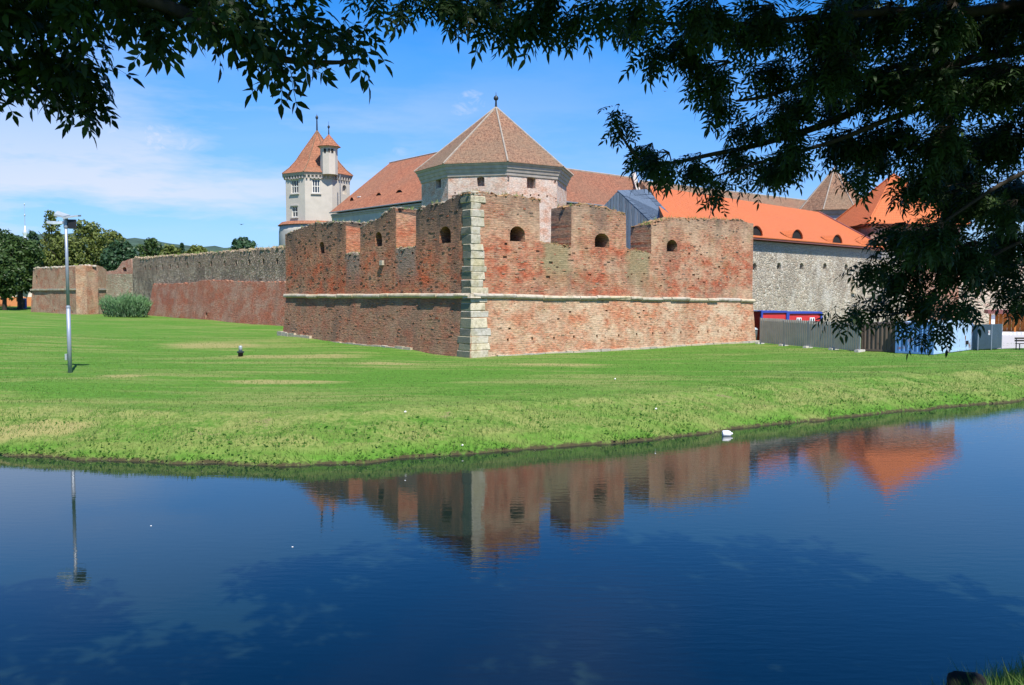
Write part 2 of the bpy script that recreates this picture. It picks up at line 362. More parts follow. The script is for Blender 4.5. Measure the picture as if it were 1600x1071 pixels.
M['plaster_grey'] = plain('plaster_grey', (.43, .40, .36), .9, var=.14, scale=1.0)
M['cornice'] = plain('cornice', (.40, .35, .305), .9, var=.2, scale=1.3)
M['tile_old'] = tile_mat('tile_old', (.29, .15, .088), (.19, .10, .064), (.185, .14, .09), .7, var=.8, w=.3, h=.4)
M['tile_red'] = tile_mat('tile_red', (.38, .145, .075), (.26, .095, .052), (.22, .135, .085), .5, var=.5, w=.3, h=.4)
M['tile_brown'] = tile_mat('tile_brown', (.31, .125, .07), (.20, .082, .048), (.18, .115, .072), .5, var=.7, w=.3, h=.4)
M['tile_orange'] = tile_mat('tile_orange', (.54, .15, .05), (.50, .135, .044), (.40, .115, .045), .4, var=.16, relief=.03, rough=.7)
M['hip'] = plain('hip', (.30, .255, .205), .9, var=.25, scale=2)
M['dark'] = plain('dark', (.016, .014, .013), .9, var=.1)
M['glass'] = plain('glass', (.03, .036, .045), .08, var=.1, spec=.6)
M['white_frame'] = plain('white_frame', (.66, .63, .56), .6, var=.08)
M['iron'] = plain('iron', (.05, .06, .065), .5, metal=.6)
M['zinc'] = plain('zinc', (.27, .28, .29), .45, metal=.5)
M['galv'] = plain('galv', (.30, .335, .385), .45, metal=.35, var=.08, spec=.5)
M['lamp_grey'] = plain('lamp_grey', (.36, .40, .41), .45, metal=.2)
M['black'] = plain('black', (.014, .014, .016), .4)
def wood_mat(name, c, rough=.8):
    t = material(name); p = t.obj(); r = t.rnd()
    g = t.noise(t.mapp(p, (9, 9, .7)), 2.0, 5, .65)
    col = t.hsv(c, v=t.m('ADD', t.mr(g, .3, .7, .62, 1.25), t.mr(r, 0, 1, -.18, .18)))
    return put(t, col, rough, t.bump(g, .4, .01), spec=.2)
M['board'] = wood_mat('board', (.36, .375, .385)); M['roofboard'] = wood_mat('roofboard', (.10, .135, .185), .85)
M['kiosk_wood'] = wood_mat('kiosk_wood', (.46, .155, .035)); M['kiosk_roof'] = plain('kiosk_roof', (.23, .085, .075), .7)
M['bark'] = wood_mat('bark', (.05, .04, .031), .95)
def sheet_mat(name, c, rough, metal, rust=0.0, rustc=(.16, .07, .035)):
    t = material(name); p = t.obj(); n = t.noise(p, 1.6, 6, .7); s = t.noise(t.mapp(p, (5, 5, .5)), 1.3, 5, .65)
    col = t.hsv(c, v=t.mr(n, .3, .7, .86, 1.12))
    if rust: col = t.mix(t.ramp(t.m('ADD', t.m('MULTIPLY', n, .5), t.m('MULTIPLY', s, .5)), (.62-rust*.16, 0), (.66-rust*.10, 1)), col, rustc)
    return put(t, col, rough, t.bump(n, .15, .02), metal, .4)
M['sheet'] = sheet_mat('sheet', (.47, .45, .435), .38, .35)
M['sheet_dark'] = sheet_mat('sheet_dark', (.13, .19, .235), .38, .5)
M['cont_blue'] = sheet_mat('cont_blue', (.10, .24, .50), .5, 0, .5)
M['cont_pale'] = sheet_mat('cont_pale', (.36, .50, .66), .55, 0, .55)
M['cont_brown'] = sheet_mat('cont_brown', (.115, .085, .065), .7, 0, .5, (.07, .045, .03))
M['red_paint'] = plain('red_paint', (.50, .035, .035), .45); M['blue_paint'] = plain('blue_paint', (.03, .06, .30), .45)
M['white'] = plain('white', (.78, .78, .78), .45); M['concrete'] = plain('concrete', (.50, .47, .43), .9, var=.15)
M['green_bin'] = plain('green_bin', (.06, .075, .065), .5)
M['paving'] = plain('paving', (.40, .38, .36), .9, var=.08, scale=1.2)
M['house_wall'] = plain('house_wall', (.68, .63, .58), .9); M['house_orange'] = plain('house_orange', (.55, .22, .09), .9)
M['tin'] = plain('tin', (.62, .66, .68), .35, metal=.4)
M['rock'] = plain('rock', (.008, .007, .0065), .95, var=.3, scale=9, bump=.5)

def leaf_mat(name, c, c2, trans=.25, tone=True, rough=.5, spec=.3, up=0.0):
    t = material(name); nrm = None
    if up:
        va = t.node('ShaderNodeVectorMath', operation='MULTIPLY_ADD'); t.set(va.inputs[0], t.node('ShaderNodeNewGeometry').outputs['Normal']); va.inputs[1].default_value = (1-up,)*3; va.inputs[2].default_value = (0, 0, up)
        vn = t.node('ShaderNodeVectorMath', operation='NORMALIZE'); t.l.new(va.outputs[0], vn.inputs[0]); nrm = vn.outputs[0]
    r = t.attr('tone') if tone else t.rnd()
    col = t.mix(r, c, c2)
    put(t, col, rough, nrm, spec=spec)
    tr = t.node('ShaderNodeBsdfTranslucent'); t.set(tr.inputs[0], t.hsv(col, h=.49, v=1.3))
    mx = t.node('ShaderNodeMixShader'); mx.inputs[0].default_value = trans
    out = [n for n in t.n if n.type == 'OUTPUT_MATERIAL'][0]
    t.l.new(t.bsdf.outputs[0], mx.inputs[1]); t.l.new(tr.outputs[0], mx.inputs[2]); t.l.new(mx.outputs[0], out.inputs[0])
    return t.mat
M['ash_leaf'] = leaf_mat('ash_leaf', (.013, .032, .011), (.045, .09, .02), .26, True)
M['ash_leaf_single'] = leaf_mat('ash_leaf_single', (.013, .032, .011), (.04, .08, .018), .26, False)
M['tree_a'] = leaf_mat('tree_a', (.022, .05, .012), (.065, .11, .024), .2)
M['tree_b'] = leaf_mat('tree_b', (.055, .085, .016), (.17, .20, .045), .25)
M['tree_c'] = leaf_mat('tree_c', (.018, .052, .022), (.05, .10, .04), .2)
M['shrub'] = leaf_mat('shrub', (.03, .085, .03), (.12, .23, .085), .3, up=.35)
M['grass_blade'] = leaf_mat('grass_blade', (.062, .17, .02), (.24, .285, .085), .42, rough=.6, spec=.1, up=.4)
M['drift'] = leaf_mat('drift', (.10, .10, .03), (.42, .38, .24), .1)
M['weed'] = leaf_mat('weed', (.08, .21, .028), (.16, .27, .06), .5, rough=.6, spec=.1)
M['wood_far'] = plain('wood_far', (.04, .07, .045), .95, var=.5, scale=.05)

# ------------------------------------------------------------------ ground, water
WL = [(-400, 60), (-120, 48), (-60, 36)]
for q in ((-260, 694), (0, 712), (200, 722), (400, 728), (560, 724), (740, 709), (900, 698), (1100, 678), (1250, 660), (1400, 645), (1600, 626)):
    g = GZ(q[0], q[1], 0); WL.append((g.x, g.y))
WL += [(36, 50), (60, 70), (120, 108), (400, 230)]
WLX = np.array([a for a, b in WL]); WLY = np.array([b for a, b in WL])
NBX = np.array([-400, -40, -12, 0, 2.6, 3.6, 4.4, 5.2, 6.0, 9, 20, 60, 400.]); NBY = np.array([14, 10, 8.9, 8.4, 8.6, 9.0, 9.5, 10.0, 10.4, 10.8, 12, 16, 40.])
CTRL = np.array([(BAST_C.x, BAST_C.y, 1.27), (BAST_R.x, BAST_R.y, 1.20), (BAST_L.x, BAST_L.y, 1.74), (8, 59, 1.2), (-8, 58, 1.5),
    (-21, 82, 2.1), (-36, 97, 2.25), (-47, 113, 2.35), (-60, 128, 2.2), (-74, 134, 2.3), (-20.6, 40.2, 1.36), (-16, 50, 1.4), (-42, 60, 2.05), (-60, 88, 2.95), (-95, 125, 3.8),
    (25.6, 52.7, 1.31), (18, 64, 1.22), (32, 58, 1.3), (50, 90, 1.3), (0, 35, 1.2), (15, 45, 1.22), (-12, 30, 1.15), (30, 110, 1.5), (0, 100, 1.8), (-60, 45, 1.5), (70, 80, 1.3), (0, 300, 2.5), (-200, 250, 4), (250, 250, 2), (-400, 800, 8), (400, 800, 4)])
def vnoise(x, y, s, seed=0):
    """cheap smooth value noise (numpy)"""
    x = np.asarray(x)*s+seed*17.3; y = np.asarray(y)*s+seed*5.7
    xi = np.floor(x); yi = np.floor(y); fx = x-xi; fy = y-yi; fx = fx*fx*(3-2*fx); fy = fy*fy*(3-2*fy)
    def h(a, b):
        v = np.sin(a*127.1+b*311.7+seed*74.7)*43758.5453; return v-np.floor(v)
    return (h(xi, yi)*(1-fx)+h(xi+1, yi)*fx)*(1-fy)+(h(xi, yi+1)*(1-fx)+h(xi+1, yi+1)*fx)*fy
def shore(x): return np.interp(x, WLX, WLY) + (vnoise(x, x*0, .9, 3)-.5)*.55 + (vnoise(x, x*0, 2.7, 5)-.5)*.22
def ground_z(x, y):
    x = np.asarray(x, float); y = np.asarray(y, float)
    w_ = 1/(((x[..., None]-CTRL[:, 0])**2+(y[..., None]-CTRL[:, 1])**2)**1.5+4.0)
    base = (w_*CTRL[:, 2]).sum(-1)/w_.sum(-1)
    t = y-shore(x)
    bank = np.interp(t, [-6, -.9, -.04, .05, .25, .7, 3.2, 5.5, 8], [0, 0, 0, .05, .13, .36, .93, .995, 1.0])
    hi = base*bank + np.interp(t, [.2, .8, 3, 6], [0, .05, .05, .015])*(vnoise(x, y, 2.1, 1)-.5)*2 + np.interp(t, [1, 6], [0, .03])*(vnoise(x, y, .35, 2)-.5)*2
    hi = np.where(t < 0, -np.minimum(.9, .06+(-t)*.45), hi)
    tn = np.interp(x, NBX, NBY)-y + (vnoise(x, y, 1.3, 7)-.5)*.25
    lo = np.interp(tn, [-3, 0, .05, .35, 1.5, 4, 10.2, 14, 60], [-.9, -.05, .12, .38, .85, 1.7, 3.35, 3.5, 3.6]) + np.where(tn > .2, (vnoise(x, y, 1.7, 9)-.5)*.16, 0)
    return np.maximum(hi, lo)
def gz(x, y): return float(ground_z(np.array([x]), np.array([y]))[0])
def GP(px, py):
    """ground point seen at a pixel"""
    z = 1.3
    for _ in range(30):
        p = GZ(px, py, z); z = .5*z+.5*gz(p.x, p.y)
    p = GZ(px, py, z); return Vector((p.x, p.y, gz(p.x, p.y)))

def axis(parts):
    out = []
    for a, b, n in parts: out += list(np.linspace(a, b, n, endpoint=False))
    return np.array(out+[parts[-1][1]])
gx = axis([(-4000, -400, 10), (-400, -90, 16), (-90, -40, 30), (-40, 40, 400), (40, 90, 40), (90, 400, 16), (400, 4000, 10)])
gy = axis([(-300, -30, 10), (-30, 4, 24), (4, 12.5, 60), (12.5, 23, 20), (23, 45, 260), (45, 90, 120), (90, 170, 60), (170, 600, 20), (600, 6000, 14)])
GX, GY = np.meshgrid(gx, gy); ZZ = ground_z(GX, GY)
TT = GY-shore(GX)
nx, ny = len(gx), len(gy); idx = np.arange(nx*ny).reshape(ny, nx)
quads = np.stack([idx[:-1, :-1], idx[:-1, 1:], idx[1:, 1:], idx[1:, :-1]], -1).reshape(-1, 4)

t = material('ground'); p = t.pos()
st = t.attr('shore')
n_f = t.noise(p, 5.5, 6, .72); n_m = t.noise(t.mapp(p, (.5, 1.2, 1)), .8, 5, .62); n_b = t.noise(t.mapp(p, (.6, 1.3, 1)), .16, 4, .6)
n_s = t.noise(t.mapp(p, (.22, 2.0, 1), rot=(0, 0, .12)), .55, 4, .6)
grs = t.mix(n_m, (.058, .155, .017), (.098, .20, .03)); grs = t.hsv(grs, v=t.mr(n_f, .25, .75, .62, 1.4))
dry = t.mix(n_f, (.19, .19, .055), (.36, .30, .135))
lawn_dry = t.m('MULTIPLY', t.ramp(t.m('ADD', t.m('MULTIPLY', n_s, .55), t.m('MULTIPLY', n_b, .45)), (.47, 0), (.60, 1)), .5)
patch = t.m('MULTIPLY', t.ramp(t.m('ADD', t.attr('patch'), t.m('MULTIPLY', t.m('SUBTRACT', n_s, .5), 1.2)), (.35, 0), (.75, 1)), .9)
lawn_dry = t.m('MAXIMUM', lawn_dry, patch)
bank_f = t.m('MULTIPLY', t.mr(st, .3, .9), t.mr(st, 5.2, 3.0))
bank_dry = t.m('MULTIPLY', t.ramp(t.m('ADD', t.m('MULTIPLY', n_m, .6), t.m('MULTIPLY', n_f, .4)), (.42, 0), (.56, 1)), bank_f)
col = t.mix(t.m('MAXIMUM', lawn_dry, t.m('MULTIPLY', bank_dry, .6)), grs, dry)
soil = t.mix(n_f, (.028, .024, .012), (.10, .085, .045))
sf = t.m('MULTIPLY', t.ramp(t.noise(p, 1.5, 5, .7), (.60, 0), (.72, 1)), t.m('MULTIPLY', bank_f, .7))
col = t.mix(sf, col, t.mix(n_f, (.13, .10, .055), (.27, .20, .12)))
col = t.mix(t.mr(t.m('ADD', st, t.m('MULTIPLY', t.m('SUBTRACT', n_f, .5), .5)), .16, .03), col, soil)
put(t, col, .95, t.bump(n_f, .8, .08), spec=.08); M['ground'] = t.mat

def ground_mesh():
    V = np.stack([GX, GY, ZZ], -1).reshape(-1, 3)
    me = np_mesh('ground', V, quads, M['ground'], None, True)
    a = me.attributes.new('shore', 'FLOAT', 'POINT')
    tn = np.interp(GX, NBX, NBY)-GY
    a.data.foreach_set('value', np.where(GY < 18, tn, TT).astype(np.float32).ravel())
    pt = np.zeros_like(GX)
    for px, py, rx, ry in ((470, 557, 5.0, 2.3), (600, 568, 2.2, 1.0), (330, 540, 4.5, 3.5), (190, 588, 1.4, .7), (60, 668, 2.4, 1.1), (440, 597, 3.5, 1.0), (860, 570, 4, 1.2)):
        c = GP(px, py); pt += np.exp(-(((GX-c.x)/rx)**2+((GY-c.y)/ry)**2))
    a = me.attributes.new('patch', 'FLOAT', 'POINT'); a.data.foreach_set('value', pt.astype(np.float32).ravel())
    return me
mk('ground', ground_mesh(), None, kind='structure')

t = material('water'); p = t.pos()
r1 = t.noise(t.mapp(p, (.8, 3.0, 1), rot=(0, 0, .25)), 2.3, 3, .5, .3); r2 = t.noise(t.mapp(p, (1.0, 2.2, 1), rot=(0, 0, -.2)), 7.5, 2, .5)
calm = t.mr(t.noise(t.mapp(p, (1, 1.6, 1)), .07, 2, .5), .35, .65, .35, 1.0)
calm = t.m('MULTIPLY', calm, t.mr(t.sep(p)[0], -9, 6, .45, 1.0))
h = t.m('MULTIPLY', t.m('ADD', r1, t.m('MULTIPLY', r2, .22)), calm)
put(t, (.007, .016, .013), .015, t.bump(h, 1.0, .0034), spec=.5); t.bsdf.inputs['IOR'].default_value = 1.48
M['water'] = t.mat
mk('water', MB().poly((-390, 4, 0), (390, 4, 0), (390, 240, 0), (-390, 240, 0)), M['water'], kind='structure')

# ------------------------------------------------------------------ walls
def resample(prof, step=.16, amp=.07, jag=None):
    out = []
    for (u0, z0), (u1, z1) in zip(prof[:-1], prof[1:]):
        L = abs(u1-u0); steep = abs(z1-z0) > 1.2*max(L, 1e-6)
        n = max(1, int(math.hypot(u1-u0, z1-z0)/step))
        for k in range(n):
            f = k/n; ju = random.uniform(-.012, .012) if steep and k else 0
            jz = random.uniform(-amp, amp) if not steep and (k or not out) else 0
            out.append((u0+(u1-u0)*f+ju, z0+(z1-z0)*f+jz))
    out.append(prof[-1]); return out
def arch(u, z, wd, h, rise=.5, n=8):
    """door-shaped outline: bottom centre (u, z), straight sides then an arch"""
    s = h*(1-rise); pts = [(u-wd/2, z), (u+wd/2, z)]
    for k in range(n+1):
        a = math.pi*k/n; pts.append((u+wd/2*math.cos(a), z+s+h*rise*math.sin(a)))
    return pts
def rect(u, z, wd, h): return [(u-wd/2, z), (u+wd/2, z), (u+wd/2, z+h), (u-wd/2, z+h)]

def fill2d(polys):
    """triangles of an outline with holes (constrained Delaunay)"""
    vs = []; es = []
    for pl in polys:
        o = len(vs); k = len(pl); vs += [Vector(q) for q in pl]; es += [(o+i, o+(i+1) % k) for i in range(k)]
    v, e, f, *_ = delaunay_2d_cdt(vs, es, [], 0, 1e-5)
    def inside(x, y, pl):
        r_ = False; k = len(pl)
        for i in range(k):
            (x0, y0), (x1, y1) = pl[i], pl[(i+1) % k]
            if (y0 > y) != (y1 > y) and x < (x1-x0)*(y-y0)/(y1-y0)+x0: r_ = not r_
        return r_
    out = []
    for t_ in f:
        cx = sum(v[i].x for i in t_)/3; cy = sum(v[i].y for i in t_)/3
        if inside(cx, cy, polys[0]) and not any(inside(cx, cy, h_) for h_ in polys[1:]): out.append(tuple(t_))
    return [tuple(q) for q in v], out
class Wall:
    """vertical (or battered) masonry slab: outline in (u, z), with recesses"""
    def __init__(s, A, B, inward=1, th=1.8, batter=None):
        s.A = Vector(A[:2]); s.B = Vector(B[:2]); s.d = (s.B-s.A).normalized(); s.L = (s.B-s.A).length
        n = Vector((-s.d.y, s.d.x)); s.n = n if n.dot(s.A) > 0 else -n
        s.th = th; s.bat = batter or (lambda z: 0.0); s.mit = 0.0; s.shallow = False
    def uz(s, px, py): return on_plane(s.A, s.B, px, py)
    def pt(s, u, z, off):
        if s.mit and u <= .06 and off < 0: u = u+off*s.mit
        q = s.A+s.d*u+s.n*off; return (q.x, q.y, z)
    def mesh(s, outline, holes=(), hd=1.5, skip_edges=()):
        mb = MB(); polys = [outline]+list(holes)
        flat, tris = fill2d(polys); mb.add([s.pt(u, z, s.bat(z)) for u, z in flat], tris)
        fb_, tb = fill2d([outline]); mb.add([s.pt(u, z, s.th) for u, z in fb_], tb)
        n = len(outline)
        for i in range(n):
            (u0, z0), (u1, z1) = outline[i], outline[(i+1) % n]
            mb.poly(s.pt(u0, z0, s.bat(z0)), s.pt(u1, z1, s.bat(z1)), s.pt(u1, z1, s.th), s.pt(u0, z0, s.th))
        for hpl in holes:
            m_ = len(hpl); big = max(q[0] for q in hpl)-min(q[0] for q in hpl)
            dd = .09 if big < .4 and s.shallow else min(hd, max(.25, big*1.8))
            for i in range(m_):
                (u0, z0), (u1, z1) = hpl[i], hpl[(i+1) % m_]
                mb.poly(s.pt(u0, z0, s.bat(z0)), s.pt(u1, z1, s.bat(z1)), s.pt(u1, z1, s.bat(z1)+dd), s.pt(u0, z0, s.bat(z0)+dd))
            mb.add([s.pt(u, z, s.bat(z)+dd) for u, z in hpl], [tuple(range(m_))])
        return mb
def rubble(wall, prof, th, dens=12, size=(.34, .22, .075), spread=.10, skip=lambda u, z: False):
    mb = MB()
    for (u0, z0), (u1, z1) in zip(prof[:-1], prof[1:]):
        L = math.hypot(u1-u0, z1-z0)
        if abs(z1-z0) > 1.3*abs(u1-u0): continue
        k = L*dens*th; k = int(k)+(random.random() < k-int(k))
        for _ in range(k):
            f = random.random(); u = u0+(u1-u0)*f; z = z0+(z1-z0)*f+random.uniform(-.05, spread)
            if skip(u, z): continue
            sz = [x*random.uniform(.6, 1.35) for x in size]
            off = random.random()**1.6*th
            c = wall.pt(u, z, off+.07)
            rot = Matrix.Rotation(math.atan2(wall.d.y, wall.d.x)+random.gauss(0, .25), 3, 'Z') @ Matrix.Rotation(random.gauss(0, .2), 3, 'X') @ Matrix.Rotation(math.atan2(z1-z0, u1-u0+1e-6)*-.6+random.gauss(0, .15), 3, 'Y')
            mb.box(c, sz, rot=rot, jit=.02)
    return mb
def tufts(wall, prof, th, n, mat_name='grass_blade', hgt=.3):
    V = []; T = []; C = []
    for _ in range(n):
        i = random.randrange(len(prof)-1); (u0, z0), (u1, z1) = prof[i], prof[i+1]
        if abs(z1-z0) > 1.3*abs(u1-u0): continue
        f = random.random(); q = Vector(wall.pt(u0+(u1-u0)*f, z0+(z1-z0)*f, random.random()*th))
        for _k in range(5):
            d = Vector((random.gauss(0, .5), random.gauss(0, .5), 1)).normalized()*hgt*random.uniform(.5, 1.3); sd_ = Vector((random.gauss(0, 1), random.gauss(0, 1), 0)).normalized()*.025
            o = len(V); V += [q-sd_, q+sd_, q+d]; T.append((o, o+1, o+2)); C += [random.uniform(.3, 1.2)]*3
    return np_mesh('tufts', [tuple(v) for v in V], T, M[mat_name], C)

# ---- the great brick bastion
C2, R2, L2 = Vector(BAST_C[:2]), Vector(BAST_R[:2]), Vector(BAST_L[:2])
dr = (R2-C2).normalized(); dl = (L2-C2).normalized()
wr = Wall(C2, R2, th=2.0); wl = Wall(C2, L2, th=2.0); wr.shallow = wl.shallow = True
zsC = P(737, 463, C2.y).z; zsR = P(1172, 470, R2.y).z; zsL = P(447, 463, L2.y).z
bas = thing('brick_bastion', (C2.x, C2.y, 1.2), 'large angular red brick bastion with pale stone corner blocks in front of the castle', 'bastion')
prof_r = [wr.uz(*q) for q in ((741, 301), (752, 300), (765, 303), (785, 307), (800, 305), (815, 308), (830, 311), (843, 314), (843.5, 378), (892.5, 387), (893, 323), (905, 321), (925, 321), (945, 324),
          (960, 329), (978, 337), (978.5, 389), (1017.5, 397), (1018, 351), (1035, 346), (1060, 341), (1075, 344), (1100, 343), (1130, 345), (1150, 344), (1166, 347), (1172, 349))]
prof_r[0] = (.0, prof_r[0][1])
prof_l = [wl.uz(*q) for q in ((737, 301), (722, 304), (705, 311), (690, 319), (672, 320), (655, 327), (650, 331), (649.7, 388), (618.3, 389), (618, 326), (612, 326), (600, 334), (588, 344), (575, 349),
          (563, 357), (562.7, 397), (540.3, 397), (540, 347), (515, 348), (490, 350), (470, 357), (458, 362), (450, 366))]
prof_l[0] = (.0, prof_l[0][1])
rag_r = resample(prof_r); rag_l = resample(prof_l)
def zs_r(u): return zsC+(zsR-zsC)*u/wr.L
def zs_l(u): return zsC+(zsL-zsC)*u/wl.L
def port(wall, px, py, wpx, hpx, rise=.5):
    u0, z0 = wall.uz(px-wpx/2, py); u1, z1 = wall.uz(px+wpx/2, py); _, z2 = wall.uz(px, py-hpx)
    return arch((u0+u1)/2, (z0+z1)/2, abs(u1-u0), z2-(z0+z1)/2, rise)
ports_r = [port(wr, 808.5, 377.5, 23.5, 23.5), port(wr, 940.5, 386.5, 22.5, 21.5), port(wr, 1050, 393.5, 16.5, 18.5)]
ports_l = [port(wl, 695.5, 380, 18, 26), port(wl, 591.5, 385, 11, 22.5), port(wl, 503, 396, 8, 18)]
def scatter_pits(wall, n, u0, u1, z0, z1, taken, seed):
    rg = random.Random(seed); out = []; boxes = [(min(q[0] for q in h_)-.15, max(q[0] for q in h_)+.15, min(q[1] for q in h_)-.15, max(q[1] for q in h_)+.15) for h_ in taken]
    while len(out) < n:
        u = rg.uniform(u0, u1); z = rg.uniform(z0, z1); a_ = rg.uniform(.12, .36); b_ = rg.choice((.08, .09, .16)); bb = (u-.03, u+a_+.03, z-.03, z+b_+.03)
        if any(bb[0] < q[1] and bb[1] > q[0] and bb[2] < q[3] and bb[3] > q[2] for q in boxes): n -= .2; continue
        boxes.append(bb); out.append([(u, z), (u+a_, z+rg.uniform(-.015, .015)), (u+a_, z+b_), (u, z+b_+rg.uniform(-.015, .015))])
    return out
def proud_bricks(wall, n, u0, u1, z0, z1, mat, seed, avoid=(), rag=None):
    rg = random.Random(seed); mb = MB(); an = math.atan2(wall.d.y, wall.d.x)
    for _ in range(n):
        u = rg.uniform(u0, u1); z = rg.uniform(z0, z1)
        if any(min(q[0] for q in h_)-.3 < u < max(q[0] for q in h_)+.3 and min(q[1] for q in h_)-.2 < z < max(q[1] for q in h_)+.2 for h_ in avoid): continue
        if rag and z > min([q[1] for q in rag if abs(q[0]-u) < .5] or [99])-.3: continue
        mb.box(wall.pt(u, z, wall.bat(z)+rg.uniform(.02, .04)), (rg.uniform(.16, .34), rg.uniform(.07, .13), .085), an, jit=.012)
    mk('proud_bricks', mb, mat, bas, kind='stuff')
ports_r += scatter_pits(wr, 30, 1.6, wr.L-.5, zsC+.4, 8.1, ports_r, 1); ports_l += scatter_pits(wl, 28, 1.4, wl.L-.6, zsC+.4, 7.9, ports_l, 2)
def upper(wall, rag, zs, ports, mat, name):
    o = [(0, zs(0)-.05), (wall.L, zs(wall.L)-.05)] + rag[::-1]
    o[2] = (wall.L, o[2][1])
    return mk(name, wall.mesh(o, ports, 1.9), mat, bas)
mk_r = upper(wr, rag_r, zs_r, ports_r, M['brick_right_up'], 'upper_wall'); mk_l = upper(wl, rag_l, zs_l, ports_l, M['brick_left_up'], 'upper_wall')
mk_r['label'] = 'sunlit upper brick wall with three arched gun ports'; mk_l['label'] = 'dark weathered upper brick wall'
# reveals of the left battlements get a more orange, less stained brick
def reveal(wall, px0, pya, pyb, s):
    ua, za = wall.uz(px0, pya); ub, zb = wall.uz(px0, pyb); e = .03*s
    m_ = MB(); m_.poly(wall.pt(ua+e, za-.18, .04), wall.pt(ua+e, za-.35, 1.96), wall.pt(ub+e, zb+.02, 1.96), wall.pt(ub+e, zb+.02, .04))
    mk('battlement_reveal', m_, M['brick_reveal'], bas)
reveal(wl, 618, 328, 389, -1); reveal(wl, 540, 349, 397, -1); reveal(wl, 650, 331, 388, 1); reveal(wl, 563, 358, 397, 1)
# lower battered walls
BT = .42
def low_batter(zs): return lambda z: -BT*max(0.0, (zs-z))/3.8
wr2 = Wall(C2, R2, th=1.2, batter=low_batter(zsC)); wl2 = Wall(C2, L2, th=1.2, batter=low_batter(zsC))
def mitre(a, b): c_ = max(-.95, min(.95, a.n.dot(b.n))); a.mit = b.mit = math.tan(math.acos(c_)/2)
mitre(wr2, wl2)
put_r = []
for px, py in ((789, 533), (827, 531), (861, 530), (892, 528), (928, 527), (962, 526), (990, 524), (1015, 523), (1034, 522), (1059, 521.5), (1087, 520.5), (1101, 520), (1117, 519.5), (1136, 518), (1153, 518)):
    u, z = wr2.uz(px, py); put_r.append(rect(u, z-.04, .15, .2))
for px, py in ((946, 487), (889, 489), (1004, 487), (997, 497), (793, 515), (870, 500)):
    u, z = wr2.uz(px, py); put_r.append(rect(u, z, .22, .11))
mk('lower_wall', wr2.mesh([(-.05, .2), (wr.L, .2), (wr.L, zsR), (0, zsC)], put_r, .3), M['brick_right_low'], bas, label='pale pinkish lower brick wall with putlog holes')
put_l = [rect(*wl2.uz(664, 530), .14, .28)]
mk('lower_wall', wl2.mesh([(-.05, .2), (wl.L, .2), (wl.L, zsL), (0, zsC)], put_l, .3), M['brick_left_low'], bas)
proud_bricks(wr, 380, 1.5, wr.L-.3, zsC+.3, 11.0, M['brick_right_up'], 3, ports_r, rag_r); proud_bricks(wl, 400, 1.3, wl.L-.3, zsC+.3, 10.8, M['brick_left_up'], 4, ports_l, rag_l)
proud_bricks(wr2, 170, 1.6, wr.L-.3, 1.7, zsR-.4, M['brick_right_low'], 5, put_r); proud_bricks(wl2, 190, 1.4, wl.L-.3, 2.0, zsL-.4, M['brick_left_low'], 6, put_l)
# flanks running back to the curtain walls
fr = Wall(R2, R2+Vector((-.62, .78))*9, th=1.2); fl = Wall(L2, L2+Vector((.62, .78))*16, th=1.2); fr.n = -fr.n; fl.n = -fl.n
mk('flank_wall', fr.mesh([(0, .2), (9, .2), (9, rag_r[-1][1]-.1), (0, rag_r[-1][1])]), M['brick_right_up'], bas)
mk('flank_wall', fl.mesh([(0, .2), (16, .2), (16, rag_l[-1][1]-.6), (0, rag_l[-1][1])]), M['brick_left_up'], bas)
# rampart fill behind the parapet
fill = MB(); mid_ = (R2+L2)/2
fill.prism([tuple(C2+(dr+dl)*1.4), tuple(R2-dr*1.2+wr.n*1.2), tuple(R2+Vector((-.62, .78))*9), tuple(L2+Vector((.62, .78))*14), tuple(L2-dl*1.2+wl.n*1.2)], .3, 7.0)
mk('rampart_fill', fill, M['ground'], bas)
for wall, rag in ((wr, rag_r), (wl, rag_l)):
    o = mk('top_rubble', rubble(wall, rag, 1.9, 13, (.32, .2, .065), .06), M['rubble'] if wall is wl else M['rubble_brick'], bas, kind='stuff')
    mk('wall_top_weeds', tufts(wall, rag, 1.8, 230), None, bas, kind='stuff')
# corner blocks (each course one stone wrapping the corner)
def corner_stone(a, b, z0, z1, o0, o1, j=.035):
    """quoin: a metres along the right face, b along the left; o0/o1 outward push at bottom/top"""
    out = (-(wr.n)*1.0); ol = (-(wl.n)*1.0)
    bis = (out+ol)/ (1+out.dot(ol))
    def ring(o, a_, b_):
        base = [C2+bis*o, C2+dr*a_+out*o, C2+dr*a_+wr.n*.35, C2+(dr+dl)*.45, C2+dl*b_+wl.n*.35, C2+dl*b_+ol*o]
        return [Vector((q.x+random.uniform(-j, j), q.y+random.uniform(-j, j))) for q in base]
    mb = MB(); mb.prism(ring(o0, a, b), z0, z1, ring(o1, a*random.uniform(.93, 1.05), b*random.uniform(.95, 1.05)))
    me = mb.mesh('corner_stone', M['quoin']); me.materials.append(M['quoin_left'])
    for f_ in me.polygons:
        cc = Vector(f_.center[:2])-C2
        if abs(f_.normal.z) < .5 and cc.dot(ol) > -.06 and cc.dot(dl) > .12: f_.material_index = 1   # left sides take the darker grey-green material
    bm = bmesh.new(); bm.from_mesh(me); bmesh.ops.bevel(bm, geom=list(bm.edges), offset=random.uniform(.02, .05), segments=1, affect='EDGES'); bm.to_mesh(me); bm.free(); me.update()
    return me
zt = prof_r[0][1]+.1; z = zsC+.12; k = 0
edge = [1.25, 1.28, 1.42, 1.34, 1.22, 1.12, 1.02, .86, .78, 1.12, 1.06, .84, 1.08, .78, 1.06, .82, .9]
